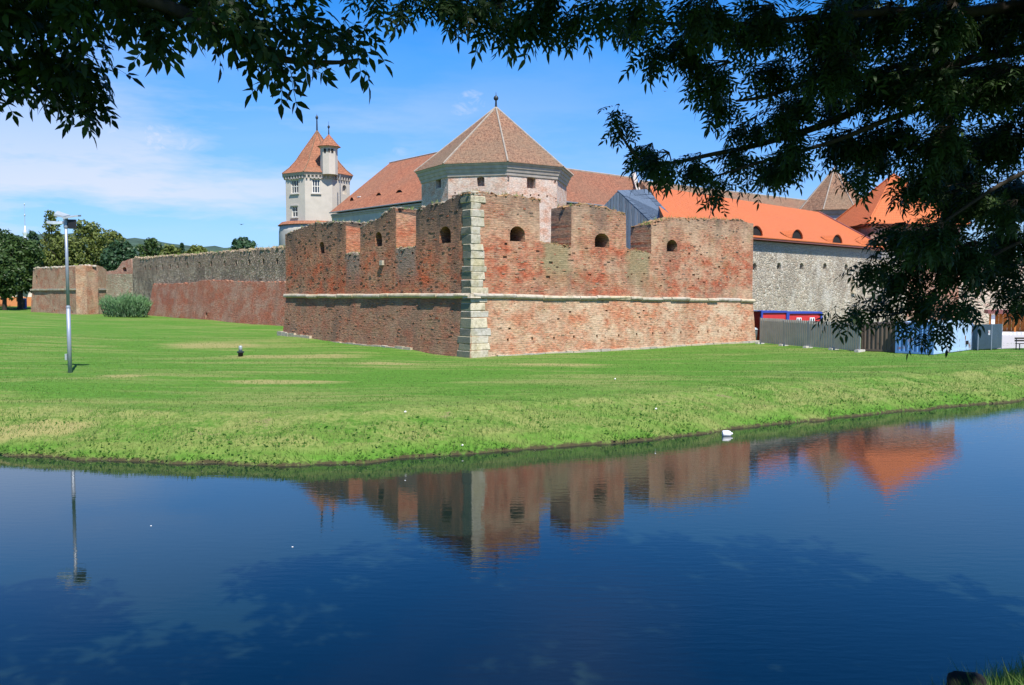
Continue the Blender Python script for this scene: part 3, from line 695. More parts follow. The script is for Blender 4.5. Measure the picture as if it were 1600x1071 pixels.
while z < zt-.12:
    h = random.choice((.40, .46, .52, .56, .34)); h = min(h, zt-z)
    if zt-z-h < .2: h = zt-z
    a = edge[min(k, len(edge)-1)]*random.uniform(.66, .98); b = random.choice((.72, .9, .8, .95))
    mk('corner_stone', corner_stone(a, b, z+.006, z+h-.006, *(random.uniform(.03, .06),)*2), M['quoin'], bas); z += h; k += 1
z = .5; k = 0
while z < zsC-.14:
    h = random.choice((.48, .55, .62, .42)); h = min(h, zsC-.12-z)
    if zsC-.12-z-h < .25: h = zsC-.12-z
    bo = lambda q: .04+BT*(zsC-q)/3.8
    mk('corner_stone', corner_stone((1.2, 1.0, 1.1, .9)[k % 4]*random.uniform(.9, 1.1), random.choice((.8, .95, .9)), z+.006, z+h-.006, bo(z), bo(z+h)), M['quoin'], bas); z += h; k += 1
# string course, stone by stone
def string_course(wall, zs, L, start=.0):
    u = start
    while u < L:
        ln = min(random.uniform(.9, 2.3), L-u)
        if L-u-ln < .5: ln = L-u
        mb = MB(); dz = random.uniform(-.035, .035); pr = random.uniform(.17, .30)
        prof = [(0.3, -.15), (-.06, -.15), (-pr*.75, -.10), (-pr, -.01), (-pr*.93, .08), (-pr*.55, .14), (.3, .17)]
        ends = []
        for uu in (u+.012, u+ln-.012):
            ends.append([Vector(wall.pt(uu, zs(uu)+dz+b_+random.uniform(-.015, .015), a_+random.uniform(-.015, .015))) for a_, b_ in prof])
        n = len(prof); mb.add(ends[0]+ends[1], [tuple(range(n)), tuple(range(2*n-1, n-1, -1))]+[(i, (i+1) % n, n+(i+1) % n, n+i) for i in range(n)])
        mk('ledge_stone', mb, M['ledge'], bas); u += ln
string_course(wr, zs_r, wr.L+.15, .0); string_course(wl, zs_l, wl.L+.15, .0)
mb = MB(); out = -wr.n; ol = -wl.n; bis = (out+ol)/(1+out.dot(ol))
for s_, (o, zz) in enumerate(((.24, -.1), (.30, 0), (.26, .1))): pass
mb.prism([tuple(C2+bis*.27), tuple(C2+dr*.5+out*.27), tuple(C2+dr*.5+wr.n*.2), tuple(C2+(dr+dl)*.3), tuple(C2+dl*.5+wl.n*.2), tuple(C2+dl*.5+ol*.27)], zsC-.11, zsC+.13,
         [tuple(C2+bis*.2), tuple(C2+dr*.48+out*.2), tuple(C2+dr*.48+wr.n*.2), tuple(C2+(dr+dl)*.3), tuple(C2+dl*.48+wl.n*.2), tuple(C2+dl*.48+ol*.2)])
mk('ledge_stone', mb, M['ledge'], bas)
# stone footing, seen where the turf has dropped away
def footing(wall, u0, u1, z0, z1, bo):
    u = u0
    while u < u1:
        ln = random.uniform(.5, 1.1); f = (u-u0)/(u1-u0)
        q = wall.A+wall.d*(u+ln/2)-wall.n*(bo-.12); zz = z0+(z1-z0)*f
        mk('footing_stone', MB().box((q.x, q.y, zz-.3+random.uniform(-.03, .03)), (ln*.97, .5, .75), math.atan2(wall.d.y, wall.d.x), jit=.03), M['footing'], bas); u += ln
footing(wl2, 5.5, 15.0, 1.52, 1.50, .42); footing(wl2, 18.5, wl.L, 1.80, 2.0, .40); footing(wr2, 1.6, wr.L, 1.27, 1.27, .43)
# sill stone and little niche on the shaded face
u, z = wl.uz(598, 411); q = wl.pt(u, z, -.02); mk('niche_stone', MB().box(q, (.35, .3, .32), math.atan2(wl.d.y, wl.d.x)), M['ledge'], bas)

# ---- left curtain wall
A = P(462, 500, 80.5); B = P(207, 490, 117.0)
wc = Wall(A, B, th=1.6)
cur = thing('curtain_wall', (A.x, A.y, 2), 'long grey rubble stone wall with a row of small loopholes, left of the bastion', 'wall')
prof = resample([(0, wc.uz(462, 389)[1]), wc.uz(440, 388), wc.uz(400, 391), wc.uz(360, 394), wc.uz(310, 398), wc.uz(260, 401), wc.uz(225, 404), wc.uz(207, 404)], .2, .10)
loops = []
for px, py in ((227, 421), (235, 421), (244, 421), (254, 420), (266, 419), (278, 418), (293, 417), (312, 416), (330, 415), (351, 414.5), (369, 414), (389.5, 412.5), (411.5, 412), (433, 411)):
    u, z = wc.uz(px, py); loops.append(arch(u, z-.1, .45, .6))
mk('stone_wall', wc.mesh([(0, .6), (wc.L, .6)]+prof[::-1], loops, .9), M['stone_dark'], cur)
for hpl in ():
    u = (hpl[0][0]+hpl[1][0])/2; z = hpl[0][1]; mb = MB()
    for s_ in (-1, 1): mb.box(wc.pt(u+s_*.24, z+.3, -.03), (.12, .1, .75), math.atan2(wc.d.y, wc.d.x))
    mk('loophole_surround', mb, M['ledge'], cur)
mk('top_rubble', rubble(wc, prof, 1.5, 7, (.42, .25, .16)), M['rubble'], cur, kind='stuff')
mk('wall_top_weeds', tufts(wc, prof, 1.5, 260, hgt=.4), None, cur, kind='stuff')
# brick talus leaning on it
wt = Wall(A, B, th=.2, batter=lambda z: -.25-.16*max(0, 6.6-z))
tp = resample([wt.uz(462, 441), wt.uz(420, 440.5), wt.uz(385, 441), wt.uz(350, 438), wt.uz(330, 438), wt.uz(300, 442), wt.uz(270, 444), wt.uz(243, 444)], .3, .09)
u, z = wt.uz(334, 502)
mk('brick_talus', wt.mesh([(tp[0][0], .8), (tp[-1][0]+.8, .8)]+tp[::-1], [arch(u-.15, z+.05, .55, .95, .35)], .9), M['brick_talus'], cur, label='red brick facing along the foot of the wall with a black drain hole')
hpl = arch(u-.15, z+.05, .55, .95, .35); mk('drain_shade', MB().poly(*[wt.pt(a_, b_, wt.bat(b_)+.25) for a_, b_ in hpl]), M['dark'], cur)  # dark sheet set in the drain hole to make its shade
# ---- ruined stub and far bastion
A = P(207, 490, 117.0); B = P(166, 490, 121)
ws = Wall(A, B, th=1.4)
stub = thing('ruined_wall_stub', (A.x, A.y, 2), 'broken brick and stone wall end with one arched opening, above the shrub', 'wall')
pr = resample([(0, ws.uz(206, 404)[1]), ws.uz(199, 406), ws.uz(191, 409), ws.uz(183, 420), ws.uz(178, 423.5), ws.uz(166, 424.5)], .2, .06)
u, z = ws.uz(194.5, 424.5)
mk('brick_upper', ws.mesh([ws.uz(207, 428), ws.uz(166, 429)]+pr[::-1], [arch(u, z, 1.05, .6, .5)], 1.0), M['brick_pink'], stub)
w2 = Wall(A, B, th=1.2, batter=lambda z: -.004); mk('stone_lower', w2.mesh([(0, .8), (ws.L, .8), ws.uz(166, 429), ws.uz(207, 428)]), M['stone_ruin'], stub)
fb = P(137, 490, 119.5); fL = P(52, 486, 134); fR = P(168, 490, 126)
bst = thing('far_bastion', (fb.x, fb.y, 2), 'smaller weathered brick bastion at the far left with a thin stone ledge', 'bastion')
wA = Wall(fb, fL, th=1.5, batter=lambda z: -.10*max(0, 5.7-z)); wB = Wall(fb, fR, th=1.5, batter=lambda z: -.10*max(0, 5.7-z))
mitre(wA, wB)
pa = resample([(0, wA.uz(137, 415.5)[1]), wA.uz(110, 417), wA.uz(80, 418.5), wA.uz(60, 419.5), wA.uz(52, 420)], .3, .05)
pb = resample([(0, wB.uz(137, 415.5)[1]), wB.uz(150, 414.5), wB.uz(160, 417), (wB.L, wB.uz(167, 422)[1])], .3, .04)
u, z = wA.uz(57.5, 444)
hol = [rect(u, z, .55, 1.3)]+[rect(*wA.uz(a, b), .4, .35) for a, b in ((88, 487.5), (116, 490))]
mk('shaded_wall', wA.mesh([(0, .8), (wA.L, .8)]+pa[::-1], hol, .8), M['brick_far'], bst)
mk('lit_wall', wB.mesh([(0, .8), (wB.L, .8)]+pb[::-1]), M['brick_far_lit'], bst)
for wall, L in ((wA, wA.L), (wB, wB.L)):
    zl = wall.uz(137, 452)[1]; u = 0
    while u < L:
        ln = min(random.uniform(1.5, 2.6), L-u)
        q = wall.A+wall.d*(u+ln/2)-wall.n*.1; mk('ledge_stone', MB().box((q.x, q.y, zl), (ln-.02, .45, .26), math.atan2(wall.d.y, wall.d.x), jit=.015), M['ledge'], bst); u += ln
mk('top_rubble', rubble(wA, pa, 1.4, 4, (.5, .3, .18), .08), M['rubble_pale'], bst, kind='stuff')

# ------------------------------------------------------------------ castle
def ngon(cx, cy, r, n=8, a0=0.0): return [Vector((cx+r*math.cos(a0+2*math.pi*k/n), cy+r*math.sin(a0+2*math.pi*k/n))) for k in range(n)]
def finial(parent, x, y, z0, z1, r=.09, ball=.3, bz=.72):
    mb = MB(); zb = z0+(z1-z0)*bz
    mb.lathe((x, y, 0), [(r*2.2, z0-.3), (r*1.5, z0+.3), (r, zb-.35), (ball*.8, zb-.22), (ball, zb), (ball*.7, zb+.22), (r*.5, zb+.35), (.02, z1)], 10)
    mk('finial', mb, M['iron'], parent, True)
def poly_roof(parent, ring, apex, mat, name='roof', hips=True, hr=.16, hipmat=None):
    mb = MB(); n = len(ring)
    for i in range(n): mb.poly(ring[i], ring[(i+1) % n], apex)
    mb.poly(*ring[::-1])
    r_ = mk(name, mb, mat, parent)
    if hips:
        for v in ring: mk('hip_ridge', MB().tube([Vector(v)+Vector((0, 0, .03)), Vector(apex)+Vector((0, 0, .03))], hr, 6), hipmat or M['hip'], r_)
    return r_
def window(parent, wall, u, z, wd, h, mull=1, trans=1, off=.12, frame=.09, mat='white_frame'):
    """a framed window standing in a recess of a Wall"""
    a = math.atan2(wall.d.y, wall.d.x); mb = MB()
    for s_ in (-1, 1): mb.box(wall.pt(u+s_*(wd/2-frame/2), z+h/2, off), (frame, .08, h), a)
    for zz in (z+frame/2, z+h-frame/2): mb.box(wall.pt(u, zz, off-.002), (wd-2*frame, .08, frame), a)
    for k in range(1, mull+1): mb.box(wall.pt(u-wd/2+wd*k/(mull+1), z+h/2, off-.01), (frame*.8, .07, h-2*frame), a)
    for k in range(1, trans+1): mb.box(wall.pt(u, z+h*k/(trans+1), off+.005), (wd-2*frame, .07, frame*.8), a)
    o = mk('window', mb, M[mat], parent)
    g = MB(); e = off+.05; g.poly(wall.pt(u-wd/2, z, e), wall.pt(u+wd/2, z, e), wall.pt(u+wd/2, z+h, e), wall.pt(u-wd/2, z+h, e)); mk('pane', g, M['glass'], o)
    return o

# ---- octagonal tower behind the bastion
YO = 116.0; oc = P(773.5, 300, YO); RO = 9.75; A0 = R(-90-22.5-13)
ot = thing('octagonal_tower', (oc.x, oc.y, 2), 'broad octagonal whitewashed brick tower with tiled pyramid roof, above the bastion corner', 'tower')
ring = ngon(oc.x, oc.y, RO, 8, A0)
ZE = P(775, 254, YO-9.6).z
faces = [(7, 0), (0, 1), (1, 2), (2, 3), (3, 4), (4, 5), (5, 6), (6, 7)]
for i, j in faces:
    wf = Wall(ring[i], ring[j], th=.9); wf.n = (Vector(oc[:2])-(ring[i]+ring[j])/2).normalized(); hs = []
    if (i, j) == (0, 1): hs = [('w', 751, 291.5, 12, 15), ('s', 793.5, 281, 3.2, 5)] + [('s', a, b, 2.2, 2.6) for a, b in ((711, 303), (723, 303), (735, 303))]
    if (i, j) == (1, 2): hs = [('w', 830, 294, 13.5, 17), ('s', 867.5, 288, 3, 5.5)]+[('s', a, b, 2.4, 3) for a, b in ((816.5, 306.5), (829, 306.8), (842, 307), (855, 308.5))]+[('s', 869, 313.5, 3, 4), ('s', 869.5, 318, 3, 3)]
    if (i, j) == (7, 0): hs = [('w', 685, 295, 8, 17)]
    holes = []
    for k, px, py, wp, hp in hs:
        u0, z0 = wf.uz(px-wp/2, py); u1, _ = wf.uz(px+wp/2, py); z1 = wf.uz(px, py-hp)[1]
        holes.append(arch((u0+u1)/2, z0, abs(u1-u0), z1-z0, .18, 6) if k == 'w' else rect((u0+u1)/2, z0, abs(u1-u0), z1-z0))
    mk('wall', wf.mesh([(0, 2), (wf.L, 2), (wf.L, ZE-.3), (0, ZE-.3)], holes, .85), M['whitewash_brick'], ot)
    for hpl, q in zip(holes, hs):
        if q[0] == 'w':
            us = [h_[0] for h_ in hpl]; zz = [h_[1] for h_ in hpl]; mb = MB(); a = math.atan2(wf.d.y, wf.d.x)
            for k in range(1, 5): mb.box(wf.pt(min(us)+(max(us)-min(us))*k/5, (min(zz)+max(zz))/2, .45), (.05, .05, max(zz)-min(zz)), a)
            mk('window_grille', mb, M['iron'], ot)
for k, (r0, r1, za, zb) in enumerate(((.12, .2, -1.55, -1.15), (.28, .42, -1.148, -.72), (.5, .62, -.718, -.3), (.72, .86, -.298, -.06))):
    mk('cornice', MB().prism([tuple(v) for v in ngon(oc.x, oc.y, RO+r0, 8, A0)], ZE+za, ZE+zb, [tuple(v) for v in ngon(oc.x, oc.y, RO+r1, 8, A0)]), M['cornice'], ot)
apex = P(775, 168, YO)
poly_roof(ot, [(v.x, v.y, ZE-.05) for v in ngon(oc.x, oc.y, RO+.95, 8, A0)], (apex.x, apex.y, apex.z), M['tile_old'], hr=.12)
finial(ot, apex.x, apex.y, apex.z-.1, P(775, 144, YO).z, .10, .34, .62)

# ---- slender left tower
YS = 150.0; sc_ = P(496.5, 300, YS); RS = 5.75; B0 = R(-90-22.5+14)
stw = thing('slender_tower', (sc_.x, sc_.y, 2), 'tall pale plastered tower with bell-shaped red tile roof at the left end of the castle', 'tower')
ZE2 = P(495, 269, YS-5.5).z; ZB = P(495, 349, YS-5.5).z
ring = ngon(sc_.x, sc_.y, RS, 8, B0)
for i in range(8):
    j = (i+1) % 8; wf = Wall(ring[i], ring[j], th=.7); wf.n = (Vector(sc_[:2])-(ring[i]+ring[j])/2).normalized(); wins = []
    if i == 7: wins = [(460.5, 303, 11.5, 22, 2, 1), (460.5, 340, 9, 17.5, 1, 1)]
    if i == 0: wins = [(494, 302, 12.5, 22, 2, 1)]
    if i == 1: wins = [(538.3, 303.5, 6.5, 14, 0, 0)]
    holes = []; spec = []
    for px, py, wp, hp, mu, tr in wins:
        u0, z0 = wf.uz(px-wp/2, py); u1, _ = wf.uz(px+wp/2, py); z1 = wf.uz(px, py-hp)[1]
        if not (0.1 < min(u0, u1) and max(u0, u1) < wf.L-.1):
            c_ = wf.L/2; hw = min(abs(u1-u0), wf.L-.6)/2; u0, u1 = c_-hw, c_+hw
        holes.append(rect((u0+u1)/2, z0, abs(u1-u0), z1-z0) if mu else arch((u0+u1)/2, z0, abs(u1-u0), z1-z0, .35)); spec.append(((u0+u1)/2, z0, abs(u1-u0), z1-z0, mu, tr))
    mk('wall', wf.mesh([(0, ZB-1), (wf.L, ZB-1), (wf.L, ZE2-.2), (0, ZE2-.2)], holes, .5), M['plaster'], stw)
    for s_ in spec:
        if s_[4]:
            o = window(stw, wf, *s_, off=.18, frame=.14)
            mk('sill', MB().box(wf.pt(s_[0], s_[1]-.12, -.08), (s_[2]+.4, .3, .16), math.atan2(wf.d.y, wf.d.x)), M['plaster_grey'], o)
            mk('lintel', MB().box(wf.pt(s_[0], s_[1]+s_[3]+.14, -.06), (s_[2]+.4, .24, .2), math.atan2(wf.d.y, wf.d.x)), M['plaster_grey'], o)
    # frieze of little arches under the eaves
    n_ = 7
    for k in range(n_):
        u = wf.L*(k+.5)/n_; mk('corbel', MB().box(wf.pt(u, ZE2-.75, -.14), (.26, .3, .5), math.atan2(wf.d.y, wf.d.x)), M['cornice'], stw) if i in (7, 0, 1) else None
mk('cornice', MB().prism([tuple(v) for v in ngon(sc_.x, sc_.y, RS+.3, 8, B0)], ZE2-.5, ZE2-.05, [tuple(v) for v in ngon(sc_.x, sc_.y, RS+.5, 8, B0)]), M['cornice'], stw)
mk('round_base', MB().lathe((sc_.x-.3, sc_.y, 0), [(6.45, 2), (6.3, ZB-1.2), (6.15, ZB-.15)], 32), M['plaster_grey'], stw, True)
mk('base_roof', MB().lathe((sc_.x-.3, sc_.y, 0), [(6.5, ZB-.14), (5.85, ZB+.42)], 32), M['tile_red'], stw)
zt = P(495, 205, YS).z; mb = MB()
prf = [(6.35, ZE2-.04), (5.15, ZE2+.9), (3.95, ZE2+2.2), (2.8, ZE2+3.9), (1.55, ZE2+5.6), (.05, zt)]
mb.lathe((sc_.x, sc_.y, 0), prf, 8, B0); rf = mk('roof', mb, M['tile_red'], stw)
for k in range(8):
    a = B0+2*math.pi*k/8; mk('hip_ridge', MB().tube([(sc_.x+r*math.cos(a), sc_.y+r*math.sin(a), z+.04) for r, z in prf], .1, 5), M['tile_old'], rf)
finial(stw, sc_.x, sc_.y, zt-.2, P(495, 178, YS).z, .1, .26, .8)
tq = P(514, 240, YS-4.6); tz0 = P(514, 268, YS-4.6).z; tz1 = P(514, 230.5, YS-4.6).z; tz2 = P(514, 210, YS-4.6).z
tur = mk('turret', MB().lathe((tq.x, tq.y, 0), [(1.42, tz0-.6), (1.42, tz1)], 8, .2), M['plaster'], stw)
mk('turret_cornice', MB().lathe((tq.x, tq.y, 0), [(1.45, tz1-.25), (1.75, tz1)], 8, .2), M['cornice'], tur)
mk('turret_roof', MB().lathe((tq.x, tq.y, 0), [(2.0, tz1+.02), (1.25, tz1+.75), (.05, tz2)], 8, .2), M['tile_red'], tur)
mk('turret_finial', MB().lathe((tq.x, tq.y, 0), [(.12, tz2-.2), (.07, tz2+.9), (.2, tz2+1.1), (.2, tz2+1.3), (.03, tz2+1.5), (.02, tz2+2.1)], 8), M['iron'], tur)
for px in (506.5, 514, 521.5):
    q = P(px, 236, YS-6.15); a_ = math.atan2(q.y-tq.y, q.x-tq.x); mk('turret_window', MB().box((tq.x+1.33*math.cos(a_), tq.y+1.33*math.sin(a_), (q.z+.1)), (.16, .36, .62), a_), M['dark'], tur)
# downpipe and adjoining lower bay on the right
q = P(531.5, 290, YS-5.2); mk('downpipe', MB().tube([(q.x, q.y, ZE2-.4), (q.x, q.y, P(531, 318, YS-5.2).z)], .09, 6), M['zinc'], stw)

# ---- castle wings
def gable_wing(name, e0, e1, r0, r1, zw0, roofmat, wallmat, label, hip=False, eave=.45):
    """e0,e1 front eave line, r0,r1 ridge line (3-d points); the back slope mirrors the front"""
    e0, e1, r0, r1 = map(Vector, (e0, e1, r0, r1))
    b0 = Vector((2*r0.x-e0.x, 2*r0.y-e0.y, e0.z)); b1 = Vector((2*r1.x-e1.x, 2*r1.y-e1.y, e1.z))
    o = thing(name, (e0.x, e0.y, zw0), label, 'castle wing')
    mb = MB(); mb.poly(e0, e1, r1, r0); mb.poly(b0, r0, r1, b1); mb.poly(e0, r0, b0); mb.poly(e1, b1, r1)
    rf = mk('roof', mb, roofmat, o)
    inn = (r0-e0); inn.z = 0; inn = inn.normalized()*eave
    lw = [e0+inn, e1+inn, b1-inn, b0-inn]
    mk('wall', MB().prism([(q.x, q.y) for q in lw], zw0, e0.z-.25), wallmat, o)
    mb = MB()
    for k, (d_, zz) in enumerate(((.12, -.6), (.25, -.34))):
        q0 = e0+inn*(1-d_/eave); q1 = e1+inn*(1-d_/eave); h_ = .24; b_ = inn.normalized()*.8
        mb.add([q0+Vector((0, 0, zz-h_)), q1+Vector((0, 0, zz-h_)), q1+Vector((0, 0, zz)), q0+Vector((0, 0, zz)), q0+b_+Vector((0, 0, zz-h_)), q1+b_+Vector((0, 0, zz-h_)), q1+b_+Vector((0, 0, zz)), q0+b_+Vector((0, 0, zz))],
               [(0, 1, 2, 3), (4, 7, 6, 5), (3, 2, 6, 7), (0, 4, 5, 1), (0, 3, 7, 4), (1, 5, 6, 2)])
    mk('cornice', mb, M['cornice'], o)
    mk('gutter', MB().tube([e0+Vector((0, 0, -.08)), e1+Vector((0, 0, -.08))], .11, 6), M['zinc'], o)
    mk('ridge_tiles', MB().tube([r0, r1], .16, 6), M['hip'] if roofmat is not M['tile_orange'] else M['tile_orange'], rf)
    return o, rf
def eyebrow(parent, base, along, inn, slope, wd, h, roofmat):
    """arched eyelid dormer on a roof slope: base = front centre on the slope"""
    base = Vector(base); along = Vector(along).normalized(); inn = Vector(inn).normalized(); n = 10; mb = MB(); fr = []; bk = []
    for k in range(n+1):
        a = math.pi*k/n; x = wd/2*math.cos(a)*(1+.18*abs(math.cos(a))**6); y = h*math.sin(a)**.85
        fr.append(base+along*x+Vector((0, 0, y+.03))); bk.append(base+along*x*1.15+inn*((y+.03)/slope+.02)+Vector((0, 0, y+.03)))
    for k in range(n): mb.poly(fr[k], fr[k+1], bk[k+1], bk[k])
    lip = [f-inn*.06+Vector((0, 0, .05)) for f in fr]
    for k in range(n): mb.poly(lip[k], lip[k+1], fr[k+1], fr[k])
    d = mk('eyebrow_dormer', mb, roofmat, parent)
    op = MB(); op.poly(*[f+inn*.10 for f in fr]); mk('opening', op, M['dark'], d)  # dark sheet stands in for the shade inside the dormer
    return d
zl = P(515, 332, 140).z
e0 = P(515, 332, 140); e1 = P(700, 306, 117); e1 = Vector((P(660, 313, 122).x, 122, zl)); ed = (Vector(e1)-Vector(e0)); e1 = Vector(e0)+ed*1.5
zr = 27.6; r0 = GZ(609, 255, zr); r1 = GZ(685, 238.5, zr); rdir = (r1-r0); r1 = r0+rdir*2.2
wing, rf = gable_wing('left_wing', e0, e1, r0, r1, 2, M['tile_red'], M['plaster_grey'], 'castle wing with sloping red tile roof between slender and octagonal towers')
rise = (zr-zl); inn = Vector((-ed.y, ed.x, 0)).normalized(); inn = inn if inn.y > 0 else -inn
half = abs((Vector(r0)-Vector(e0)).dot(inn)); sl = rise/half
def slope_pt(e, along, inn, sl, px, py):
    n = Vector((-inn.x*sl, -inn.y*sl, 1)).normalized(); r = ray(px, py); c = Vector((0, 0, EYE))
    return c+r*((Vector(e)-c).dot(n)/r.dot(n))
for px, py, wp in ((550, 315.5, 10), (592, 308.5, 13), (624, 304, 15)):
    q = slope_pt(e0, ed, inn, sl, px, py); eyebrow(wing, q, ed, inn, sl, wp/10.4, .62, M['tile_red'])
q = slope_pt(e0, ed, inn, sl, 562, 309.5); mk('skylight', MB().box(q+Vector((0, 0, .15)), (.75, .5, .12), math.atan2(ed.y, ed.x)), M['white'], wing)

zl = P(885, 316, 125).z; e0 = P(860, 314.3, 122); e0.z = zl; e1 = Vector((GZ(1003, 327, zl).x, GZ(1003, 327, zl).y, zl))
zr = 24.4; r0 = GZ(860, 261, zr); r1 = GZ(990, 278.5, zr)
wing2, _ = gable_wing('brown_wing', e0, e1, r0, r1, 2, M['tile_brown'], M['plaster_grey'], 'castle wing with brown tile roof directly right of the octagonal tower')
gp = [GZ(990, 272, zr+.8), P(1005, 296, 137), P(1014, 312, 133)]
mb = MB(); mb.tube([Vector(r1)+Vector((0, .2, .7)), Vector(r1)+(Vector(e1)-Vector(r1))*.55+Vector((0, 0, .7)), Vector(e1)+Vector((0, 0, .7))], .45, 4); mk('gable_parapet', mb, M['cornice'], wing2)
zr = 23.2; r0 = GZ(1000, 283, zr); r1 = GZ(1262, 314, zr); d_ = (r1-r0).normalized(); inn = Vector((d_.y, -d_.x, 0)); 
wing3, _ = gable_wing('rear_wing', r0+inn*6+Vector((0, 0, -5.2)), r1+inn*6+Vector((0, 0, -5.2)), r0, r1, 2, M['tile_old'], M['plaster_grey'], 'far castle wing whose brown ridge shows above the orange roof')
# ---- far tower with tent roof
YT = 125.0; ct = P(1303, 300, YT); RT = 5.5; ztp = P(1302, 263, YT).z; zte = P(1300, 328, YT-4.5).z
tt = thing('tent_roof_tower', (ct.x, ct.y, 2), 'far tower with steep brown tent roof and pale hips, behind the orange roofs', 'tower')
C0 = R(-90-22.5-12)
mk('wall', MB().prism([tuple(v) for v in ngon(ct.x, ct.y, RT-.7, 8, C0)], 2, zte-.1), M['plaster_grey'], tt)
mk('cornice', MB().prism([tuple(v) for v in ngon(ct.x, ct.y, RT-.45, 8, C0)], zte-.6, zte-.04, [tuple(v) for v in ngon(ct.x, ct.y, RT-.2, 8, C0)]), M['cornice'], tt)
poly_roof(tt, [(v.x, v.y, zte) for v in ngon(ct.x, ct.y, RT, 8, C0)], (ct.x, ct.y, ztp), M['tile_old'], hr=.09)
finial(tt, ct.x, ct.y, ztp-.1, P(1302, 242, YT).z, .06, .18, .7)
# ---- orange pyramid tower
pc = Vector((46.6, 106.5)); hw = 6.1; a_ = R(4); zpe = P(1344, 350, 100.5).z; zpt = P(1405, 273, 106.5).z
pt_ = thing('orange_tower', (pc.x, pc.y, 2), 'square pinkish tower with bright orange pyramid roof, half hidden by leaves', 'tower')
def sq(h): return [Vector((pc.x+h*(sx*math.cos(a_)-sy*math.sin(a_)), pc.y+h*(sx*math.sin(a_)+sy*math.cos(a_)))) for sx, sy in ((-1, -1), (1, -1), (1, 1), (-1, 1))]
mk('wall', MB().prism([tuple(v) for v in sq(hw-.7)], 2, zpe-.15), M['brick_pink'], pt_)
mk('eave_board', MB().prism([tuple(v) for v in sq(hw-.25)], zpe-.2, zpe-.02, [tuple(v) for v in sq(hw-.05)]), M['kiosk_roof'], pt_)
poly_roof(pt_, [(v.x, v.y, zpe) for v in sq(hw)], (pc.x, pc.y, zpt), M['tile_orange'], hr=.13, hipmat=M['tile_orange'])

# ---- right curtain wall with the long orange roof
A = P(1172, 480, 78.0); B = P(1374, 480, 96.0); dd = (Vector(B[:2])-Vector(A[:2])).normalized(); A2 = Vector(A[:2])-dd*11; B2 = Vector(B[:2])+dd*14
wq = Wall(A2, B2, th=1.5); zea = P(1172, 371, 78).z
rc = thing('stone_curtain_wall', (A.x, A.y, 1.2), 'pale rubble stone wall under the long bright orange roof, right of the bastion', 'wall')
hs = []
for px, py in ((1179, 422), (1217, 421), (1252.5, 421), (1289, 421), (1322, 422), (1352, 421)):
    u, z = wq.uz(px, py); hs.append(arch(u, z, .72, .62, .5))
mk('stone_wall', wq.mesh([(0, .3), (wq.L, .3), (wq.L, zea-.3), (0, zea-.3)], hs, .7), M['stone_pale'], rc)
u, z = wq.uz(1332, 460); nb = MB(); an = math.atan2(wq.d.y, wq.d.x)
nb.box(wq.pt(u, z+.75, -.06), (.5, .24, 1.0), an); nb.box(wq.pt(u, z+1.32, -.08), (.8, .36, .14), an); nb.box(wq.pt(u, z+1.55, -.06), (.45, .26, .3), an); nb.box(wq.pt(u, z+.18, -.08), (.7, .34, .14), an)
mk('stone_niche', nb, M['ledge'], rc)
zrr = 15.4; r0 = GZ(1015, 291, zrr); r1 = GZ(1279, 331.5, zrr)
en = -wq.n; rdir = (r1-r0)
e0 = Vector((*(A2+en*.55), zea)); e1 = Vector((*(Vector(B[:2])+en*.55), zea))
r0x = Vector(r0); ue, _ = on_plane(e0, e1, 1046, 362); e0 = e0+(e1-e0).normalized()*ue
mb = MB(); mb.poly(e0, e1, r1, r0x)
bk0 = Vector((2*r0x.x-e0.x, 2*r0x.y-e0.y, zea)); bk1 = Vector((2*r1.x-e1.x, 2*r1.y-e1.y, zea)); mb.poly(bk0, r0x, r1, bk1); mb.poly(e0, r0x, bk0); mb.poly(e1, bk1, r1)
orf = mk('roof', mb, M['tile_orange'], rc, label='long bright orange new tile roof')
mk('verge_board', MB().tube([e1+Vector((0, 0, .05)), Vector(r1)+Vector((0, 0, .05))], .10, 5), M['kiosk_roof'], orf)
mk('eave_board', MB().tube([e0+Vector((0, 0, -.14)), e1+Vector((0, 0, -.14))], .13, 4), M['kiosk_roof'], orf)
mk('gutter', MB().tube([e0+Vector((*(en*.1), -.02)), e1+Vector((*(en*.1), -.02))], .08, 6), M['tile_orange'], orf)
mb = MB(); s0 = e0-Vector((*en, 0))*1.0; s1 = e1-Vector((*en, 0))*1.0; mb.poly(e0+Vector((0, 0, -.2)), e1+Vector((0, 0, -.2)), s1+Vector((0, 0, -.2)), s0+Vector((0, 0, -.2))); mk('soffit', mb, M['kiosk_roof'], orf)
inn = Vector((*wq.n, 0)); half = (Vector(r0x)-e0).dot(inn); sl = (zrr-zea)/half
nrm = (e1-e0).cross(Vector(r0x)-e0).normalized()
for px, py in ((1181.5, 368.5), (1245.5, 373.5), (1308, 380.5), (1362, 386.5)):
    r = ray(px, py); c = Vector((0, 0, EYE)); q = c+r*((e0-c).dot(nrm)/r.dot(nrm)); eyebrow(rc, q, e1-e0, inn, sl, 1.75, .82, M['tile_orange'])
